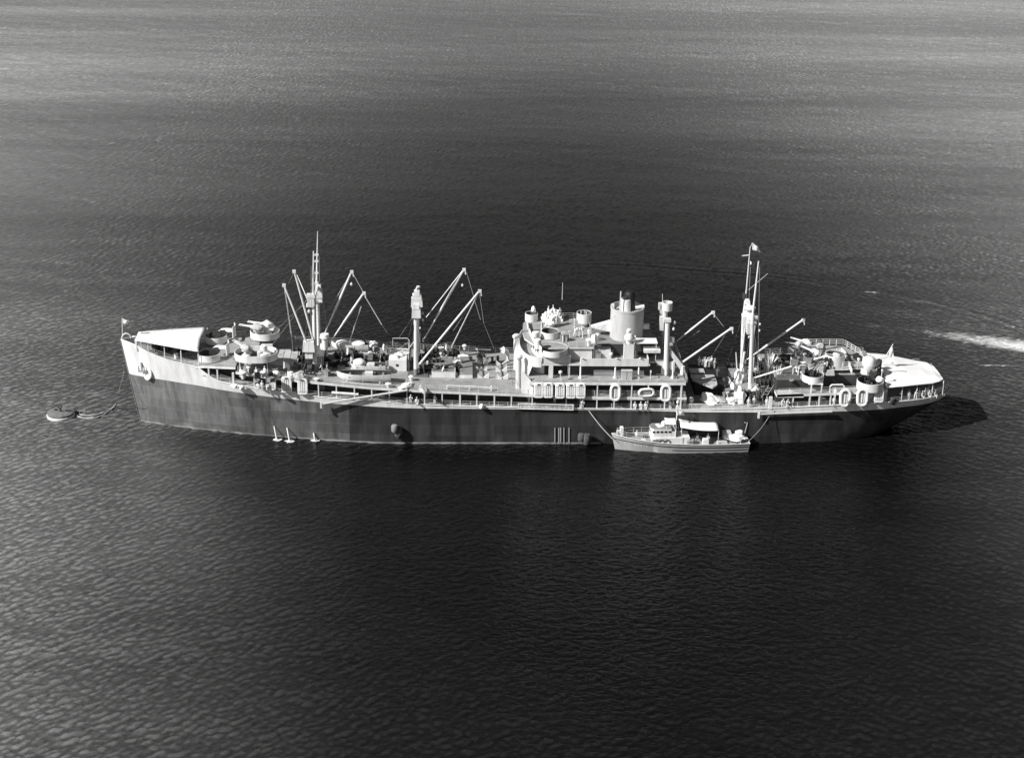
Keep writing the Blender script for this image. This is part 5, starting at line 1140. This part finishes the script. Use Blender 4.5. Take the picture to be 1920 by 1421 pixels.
heap(478, 698, 12.0, (2.0, 1.0, .6), 'white rolled hammock bundle lying under the raised gun platform', 29)
heap(551, 668, 11.3, (2.4, 1.2, .9), 'long white canvas roll forward of the foremast', 30)
heap(820, 658, 9.8, (3.2, 1.4, 1.0), 'white canvas spread behind the fore hold winches', 31)
heap(835, 668, 9.8, (1.6, 1.3, 1.4), 'white rounded canvas cover aft of the fore hold winches', 32)
for i, (px, py, dd_) in enumerate(((1022, 596, 1.1), (1027, 588, 1.3), (1033, 584, 1.2), (1040, 583, 1.0), (1046, 588, 1.1), (1035, 594, 1.2), (1030, 603, 1.4), (1050, 596, .9))):
    heap(px, py+5, 16.3+.4*(i % 3), (dd_, dd_, 1.5), 'ragged canvas covered gear, %s of eight at the far forward corner of the flying bridge' % NTH[i], 40+i, amp=.6)
heap(700, 646, 10.4, (3.0, 1.5, .8), 'flat white canvas beside the far rail aft of the covered boat', 34)
heap(440, 724, 9.9, (1.2, .9, .8), 'white pack on the side deck at the thick post', 35); heap(452, 726, 9.7, (1.0, .8, .8), 'small white pack on the side deck right of the thick post', 36)
heap(903, 762, 6.9, (1.3, .8, .9), 'white box pack on the side deck edge amidships', 38, amp=.05)
for i, (px, py, z, d, w) in enumerate(((640, 690, 10.8, (1.2, .9, .7), 'beside the foremast end of the open launch'), (843, 700, 9.7, (1.1, .9, .8), 'forward of the skylight hatch'), (1365, 735, 6.7, (1.4, 1.0, .9), 'in the well deck between hatch and mast'), (1478, 752, 7.0, (1.2, .8, .8), 'inside the quarter deck opening'), (508, 712, 11.8, (1.0, .8, .6), 'over the first forward raft'))):
    p = at(px, py, Z=z+d[2]*.5); b = MB(); b.box((0, 0, d[2]/2), d); b.box((0, 0, d[2]+.03), (d[0]+.08, d[1]+.08, .06)); o = b.build('crate', M['wood']); o.location = (p.x, p.y, z); o.rotation_euler = (0, 0, .2*i); tag(o, 'small dark wooden crate '+w, 'crate', 'crates on the decks')
# dried palm-like fronds / brush bundles by the after deckhouse
def frond(px, py, z, h, label, seed):
    rnd = random.Random(seed); p = at(px, py, Z=z); b = MB()
    for k in range(46):
        a = rnd.uniform(0, 6.28); t = rnd.uniform(.1, .55); L = h*rnd.uniform(.5, 1); w = rnd.uniform(.05, .12); z0 = rnd.uniform(0, h*.4)
        d = Vector((math.cos(a)*t, math.sin(a)*t, 1)).normalized(); s_ = Vector((-math.sin(a), math.cos(a), 0))*w; q = Vector((0, 0, z0))
        e = q+d*L+Vector((math.cos(a), math.sin(a), 0))*.3; m_ = q+d*L*.5
        b.add([q-s_*.5, q+s_*.5, m_+s_, e, m_-s_], [(0, 1, 2, 4), (4, 2, 3)])
    o = b.build('canvas_strip_bundle', M['canvas']); o.location = p; return tag(o, label, 'canvas bundle')
frond(1443, 707, 8.2, 4.2, 'tall ragged bundle of white canvas strips forward of the after deckhouse', 3)
frond(1455, 730, 8.0, 3.6, 'lower ragged bundle of white canvas strips beside the companion ladder', 5)
# ------------------------------------------------------------------ alongside: fenders, water discharges, buoy, lines
def cyl_fender(px, py, Y, L, r, label, m='rust'):
    p = at(px, py, Y=Y); b = MB(); b.lathe((0, 0, 0), [(.1, -L/2), (r*.8, -L/2+.15), (r, -L/4), (r, L/4), (r*.8, L/2-.15), (.1, L/2)], 16); o = b.build('camel_fender', M[m], None, True); o.location = p; return o
tag(cyl_fender(740, 803, -10.0, 1.5, .58, '', 'mid'), 'pale round fender hung on the dark hull below the fore hold', 'fender')
b = MB(); b.lump((0, 0, 0), (1.6, 1.2, 2.3), 4, 2, .1, flat=False); o = b.build('fender_shadow_lump', M['rust'], None, True); o.location = at(748, 811, Y=-9.6); tag(o, 'dark lump standing in for the shadow of the pale round fender', 'fender')  # added dark lump for the pale fender's shadow on the hull
tag(cyl_fender(1090, 820, -10.2, 1.6, .6, ''), 'forward one of the two fat fenders at the waterline ahead of the patrol boat', 'fender', 'fenders ahead of the patrol boat')
tag(cyl_fender(1100, 823, -10.2, 2.0, .72, ''), 'after one of the two fat fenders at the waterline ahead of the patrol boat', 'fender', 'fenders ahead of the patrol boat')
M['spray'] = mat('falling_water', .75, .9, .1, 2)
def jet(x0, y0, x1, y1, label, w=.22):
    a = hull_at(x0, y0); bq = Vector((at(x1, y1, Z=WATER_Z).x, 0, WATER_Z+.05)); bq.y = at(x1, y1, Z=WATER_Z).y; mb_ = MB()
    pts = [a.lerp(bq, t)+Vector((0, -.5*t*(1-t), .6*t*(1-t))) for t in np.linspace(0, 1, 7)]
    mb_.tube(pts, w*.4, 8, r1=w*.6); mb_.lump(bq+Vector((0, 0, -.04)), (1.3, 1.0, .2), int(x0), 2, .6); o = mb_.build('water_discharge', M['spray'], None, True)
    return tag(o, label, 'water jet', 'water pouring from the hull')
jet(514, 799, 519, 825, 'foremost of the three white water jets falling from the hull'); jet(538, 802, 543, 828, 'middle one of the three white water jets falling from the hull'); jet(588, 812, 591, 826, 'aftermost of the three white water jets falling from the hull', .3)
# buoy
bl = at(114.5, 780, Z=WATER_Z); t = thing('mooring_buoy', 'round flat mooring buoy with white lower band ahead of the ship', 'buoy', (bl.x, bl.y, WATER_Z))
b = MB(); b.lathe((0, 0, 0), [(2.3, -.4), (2.45, .0), (2.5, .1)], 40); b.lathe((0, 0, .1), [(2.5, 0), (2.52, .32), (2.42, .36)], 40, mi=0); b.build('float_band', M['canvas'], t, True)
b = MB(); b.lathe((0, 0, .44), [(2.3, 0), (2.42, .05), (2.42, .4), (2.3, .46), (1.2, .52), (.01, .54)], 40); dr = b.build('buoy_drum', M['buoy'], t, True)
b = MB(); b.box((0, 0, 1.35), (.3, .3, .7)); b.tube([(.35*math.cos(a), 0, 1.85+.35*math.sin(a)) for a in np.linspace(0, 2*math.pi, 12)], .08, 6); b.build('mooring_ring', M['dark'], dr)
b = MB(); b.box((1.5, -.1, 1.15), (1.6, .14, .12)); b.box((-1.0, .5, 1.1), (.5, .4, .15)); b.build('deck_fitting', M['dark'], t)
t.scale = (.93, .93, .93)
def line(name, pts, r, m, label, cat, group=None):
    P_ = [Vector(p) for p in pts]; out = []
    for i in range(len(P_)-1):
        p0, p1, p2, p3 = P_[max(i-1, 0)], P_[i], P_[i+1], P_[min(i+2, len(P_)-1)]
        for k in range(6):
            u = k/6; out.append(.5*((2*p1)+(p2-p0)*u+(2*p0-5*p1+4*p2-p3)*u*u+(3*p1-p0-3*p2+p3)*u**3))
    out.append(P_[-1]); mb_ = MB(); mb_.tube(out, r, 6); o = mb_.build(name, M[m], None, True); return tag(o, label, cat, group)
wl = WATER_Z+.06
def floated(pp): return [Vector((p.x, p.y, sea_height(p.x, p.y)+.12)) for p in pp]
line('floating_hawser', floated([at(x, y, Z=wl) for x, y in ((143, 779), (150, 783), (157, 784), (165, 784.5), (173, 785), (180, 784.5), (187, 782), (193, 779), (199, 775), (205, 771), (216, 762))]), .09, 'grey', 'lower loop of pale hawser floating between buoy and bow', 'rope', 'floating hawsers')
line('floating_hawser', floated([at(x, y, Z=wl) for x, y in ((160, 770), (152, 771), (148, 774), (150, 778), (158, 779), (165, 779), (173, 778.5), (180, 778), (188, 776), (195, 774), (203, 769), (212, 763), (218, 757))]), .09, 'grey', 'upper loop of pale hawser floating between buoy and bow', 'rope', 'floating hawsers')
line('anchor_chain', [hull_at(236, 693)+Vector((-.3, 0, 0)), at(231, 705, Y=-1.5), at(225, 726, Y=-2), at(221, 742, Y=-2.5), at(216, 762, Z=wl)], .04, 'mid', 'thin mooring chain dropping from the bow to the water', 'chain')
line('boat_painter', [at(1104, 770, Y=-9.2), at(1126, 797, Y=-10.8)-Vector((0, 0, .15)), at(1149, 823, Y=-12)], .07, 'rope', 'taut bow line from the big ship to the patrol boat bow', 'rope')
line('boat_painter', [at(1450, 768, Y=-9.2), at(1428, 800, Y=-10.5)-Vector((0, 0, .15)), at(1405, 826, Y=-11.8)], .04, 'wire', 'thin stern line from the big ship to the patrol boat stern', 'rope')
# ------------------------------------------------------------------ patrol boat alongside
pa_, pb_ = at(1156, 851, Z=WATER_Z), at(1402, 848, Z=WATER_Z)
Lp = (pb_-pa_).length; rzp = math.atan2(pb_.y-pa_.y, pb_.x-pa_.x)+R(0.0)
pc = (pa_+pb_)/2; PB = thing('patrol_boat', 'light grey patrol boat with white awnings tied up alongside the big ship', 'patrol boat', (pc.x, pc.y+1.9, WATER_Z), rzp)
H0 = 1.45; Lh = Lp/2
def pzt(u): return 1.5+1.35*(1-u)**2.6+.12*u*u
def pb_half(u, k):   # k 0 waterline .. 1 gunwale
    b = 2.25*min(1, (1-(1-min(1, u/.5))**(2.0+.3*k)))*(1-.16*max(0, (u-.6)/.4)**2)
    return max(.02, b*(.62+.38*k if u < .3 else .82+.18*k))
def ppt(u, k, s_):
    x = -Lh+2*Lh*u - (1-u)**3*k*.75 + u**3*k*.25; return (x, s_*pb_half(u, k), -.4+(pzt(u)+.4)*k)
us = list(np.linspace(0, 1, 30)**1.3); ks = (0, .3, .55, .78, .80, 1.0); mb = MB()
for s_ in (-1, 1):
    vs = [ppt(u, k, s_*(1 if k != .8 else 1)) for u in us for k in ks]; m_ = len(ks)
    for i in range(len(us)-1):
        for j in range(m_-1): mb.add([vs[i*m_+j], vs[(i+1)*m_+j], vs[(i+1)*m_+j+1], vs[i*m_+j+1]], [(0, 1, 2, 3)])
vs = [ppt(1, k, -1) for k in ks]+[ppt(1, k, 1) for k in ks]; mb.add(vs, [(j, j+1, j+1+len(ks), j+len(ks)) for j in range(len(ks)-1)])
M['boatgrey'] = mat('patrol_boat_paint', .46, .5, .12, .8, streak=True)
mb.build('hull', M['boatgrey'], PB, True)
mb = MB(); vs = []
for u in us: x, y, z = ppt(u, 1, 1); vs += [(x, -y+.08, z-.35), (x, y-.08, z-.35)]
mb.add(vs, [(2*i, 2*i+1, 2*i+3, 2*i+2) for i in range(len(us)-1)]); mb.build('deck', M['deck'], PB)
for s_ in (-1, 1):
    for kk, r, m_ in ((.74, .07, 'dark'), (1.0, .07, 'white')):
        mb = MB(); mb.tube([Vector(ppt(u, kk, s_))+Vector((0, s_*.03, 0)) for u in us], r, 5); mb.build('rubbing_strake', M[m_], PB)
    mb = MB(); mb.tube([Vector(ppt(u, .45, s_))+Vector((0, s_*.03, 0)) for u in np.linspace(.42, 1, 14)], .05, 4); mb.build('rubbing_strake', M['dark'], PB)
# number on the bow
def text_mesh(s_, size, m):
    cu = bpy.data.curves.new('hull_number', 'FONT'); cu.body = s_; cu.size = size; cu.extrude = .01; cu.space_character = 1.15
    to = bpy.data.objects.new('hull_number', cu); COL.objects.link(to); dg = bpy.context.evaluated_depsgraph_get()
    me = bpy.data.meshes.new_from_object(to.evaluated_get(dg)); bpy.data.objects.remove(to); me.materials.clear(); me.materials.append(M[m]); return me
me = text_mesh('CG 83476', .78, 'white')
for v in me.vertices:      # wrap the lettering onto the side
    x, z = v.co.x, v.co.y; d = v.co.z; u = .075+x/(2*Lh); zz = 1.02-.055*x+z
    k = (zz+.4)/(pzt(u)+.4); X, Yy, Z_ = ppt(u, min(1, max(0, k)), -1); v.co = Vector((X, Yy-.035-d, zz))
o = bpy.data.objects.new('hull_number', me); COL.objects.link(o); o.parent = PB
def PX(px): return (at(px, 840, Y=pc.y).x-pc.x)
def box_to(name, x0, x1, hw, z0, z1, m, roof=None, taper=1.0, round_=False):
    mb = MB(); pts = [(x0+.5, -hw), (x1, -hw), (x1, hw), (x0+.5, hw), (x0, hw*.5), (x0, -hw*.5)]
    mb.prism(pts, z0, z1, 0, 1 if roof else 0); return mb.build(name, [M[m], M[roof or m]], PB)
box_to('trunk_cabin', PX(1222), PX(1293), 1.45, 1.0, 2.55, 'white')
w_ = box_to('wheelhouse', PX(1219), PX(1258), 1.25, 2.5, 4.05, 'white', 'mid')
for k in range(5):
    mb = MB(); mb.box((PX(1223.5)+k*.66+.1, -1.27, 3.55), (.42, .06, .3)); mb.build('window', M['glass'], w_)
for y in (-.5, .1, .6): mb = MB(); mb.box((PX(1219)-.01, y, 3.55), (.06, .4, .3)); mb.build('window', M['glass'], w_)
mb = MB(); mb.box((PX(1236), 0, 4.12), (.6, 1.5, .14), rz=.3); mb.build('roof_hatch', M['white'], w_)
mb = MB(); mb.lathe((PX(1245), .2, 4.05), [(.4, 0), (.45, .4), (.3, .75)], 12); mb.build('searchlight', M['white'], w_, True)
mb = MB(); mb.wall([(PX(1258), -1.2), (PX(1266), -1.2), (PX(1266), 1.2), (PX(1258), 1.2)], 2.5, 3.6, .06); mb.build('cockpit_screen', M['white'], PB)
for px in (1240, 1251):
    mb = MB(); p0 = PX(px); mb.tube([(p0+.42*math.cos(a), -1.5, 1.8+.42*math.sin(a)) for a in np.linspace(0, 2*math.pi, 16)], .09, 6); mb.build('lifebuoy', M['dark'], PB, True)
mb = MB(); mb.box((PX(1228), -1.52, 1.7), (1.1, .06, 1.2)); mb.build('cabin_door', M['mid'], PB)
def pawn(px0, px1, z0, z1, hw, name='awning', dz=0):
    a, b = PX(px0), PX(px1); vs = []; nx, ny = 12, 6
    for i in range(nx+1):
        for j in range(ny+1):
            u, v = i/nx, j/ny; vs.append((a+(b-a)*u+.25*(v-.5), -hw+2*hw*v, z0+(z1-z0)*u+.25*math.sin(math.pi*v)-.22*math.sin(math.pi*u)*(1 if b-a > 4 else .3)))
    m_ = MB(); m_.add(vs, [(i*(ny+1)+j, (i+1)*(ny+1)+j, (i+1)*(ny+1)+j+1, i*(ny+1)+j+1) for i in range(nx) for j in range(ny)]); o = m_.build(name, M['canvas'], PB, True); s_ = o.modifiers.new('t', 'SOLIDIFY'); s_.thickness = .03
    for x in (a+.1, b-.1):
        for y in (-hw+.1, hw-.1): m_ = MB(); m_.tube([(x, y, 1.2), (x, y, z0 if x < (a+b)/2 else z1)], .04, 4); m_.build('awning_pole', M['white'], o)
    return o
pawn(1247, 1267, 5.0, 4.9, 1.35); pawn(1275, 1347, 4.55, 3.9, 1.75)
mb = MB(); mb.tube([(PX(1268), 0, 2.5), (PX(1269), 0, 8.2)], .13, 8, r1=.07); ms = mb.build('mast', M['white'], PB, True)
mb = MB(); mb.box((PX(1268.6), 0, 6.4), (.12, 1.6, .12)); mb.box((PX(1269), 0, 7.3), (.5, .3, .7)); mb.lathe((PX(1269), 0, 8.1), [(.2, 0), (.25, .3), (.1, .5)], 8); mb.build('mast_fitting', M['white'], ms)
flag('flag', None, [(PX(1269), 0, 6.6), (PX(1281), .1, 6.6), (PX(1284), .2, 5.8), (PX(1269), 0, 6.0)], parent=PB)
# fore deck gun under cover, aft gear
mb = MB(); mb.lathe((PX(1168), 0, 2.0), [(.45, 0), (.3, .4), (.3, 1.0)], 10); gm = mb.build('bow_gun', M['grey'], PB, True)
mb = MB(); mb.tube([(PX(1167), 0, 3.0), (PX(1157), 0, 3.1)], .33, 10, r1=.4); mb.build('gun_cover', M['grey'], gm, True)
mb = MB(); mb.box((PX(1166), 0, 3.3), (.5, .9, 1.3)); mb.build('gun_shield', M['white'], gm)
mb = MB()
for s_ in (-1, 1): rail_mb([Vector(ppt(u, 1, s_)) for u in np.linspace(.04, .28, 5)], .9, 2, 1.4, .03, .02, mb)
mb.build('bow_railing', M['white'], PB)
for px, y, d, m_, nm in ((1190, 0, (1.6, 1.2, .7), 'mid', 'deck_locker'), (1205, -.6, (1.2, .9, .8), 'white', 'deck_locker'), (1213, .7, (.9, .9, .9), 'dark', 'deck_locker'), (1300, -.8, (1.2, .9, .7), 'white', 'deck_locker'), (1323, -1.2, (1.0, 1.0, 1.1), 'white', 'deck_locker'), (1355, -1.0, (1.8, 1.0, .5), 'grey', 'deck_locker'), (1310, .8, (1.5, .9, .6), 'mid', 'deck_locker')):
    mb = MB(); mb.box((PX(px), y, 1.1+d[2]/2), d, taper=.9); mb.build(nm, M[m_], PB)
for k, px in enumerate((1293, 1298)): mb = MB(); mb.lathe((PX(px), -1.3, 1.15), [(.45, 0), (.5, .2), (.5, .9), (.3, 1.1)], 12); mb.build('depth_charge', M['mid'], PB, True)
mb = MB(); mb.lump((PX(1380), -.2, 1.9), (3.4, 2.4, .9), 6, 3, .3); mb.lump((PX(1390), .4, 2.6), (1.3, 1.1, .7), 8, 2, .3); mb.build('stern_canvas', M['canvas'], PB, True)
mb = MB(); mb.tube([(PX(1401), 1.2, 1.4), (PX(1406), 1.3, 3.9), (PX(1400), 1.3, 3.95)], .05, 4); mb.build('stern_frame', M['white'], PB)
mb = MB(); mb.box((PX(1367), .7, 2.0), (1.3, 1.2, 1.3)); mb.build('after_companion', M['grey'], PB)
zb = WATER_Z+1.15
def crew(px, dy, label, pose, rz):
    o = person(px, 840, zb, label, pose, rz, 'patrol boat crew'); o.location = (pc.x+PX(px), pc.y+1.9+dy, zb)
crew(1196, .5, 'crewman in white standing on the patrol boat fore deck', 'stand', R(90)); crew(1329, -.6, 'crewman in white at the after end under the long patrol boat awning', 'stand', R(60)); crew(1387, -.9, 'crewman in white sitting on the patrol boat stern', 'sit', R(100)); crew(1394, .3, 'crewman in white standing on the patrol boat stern', 'stand', R(120))

SC.render.engine = 'CYCLES'
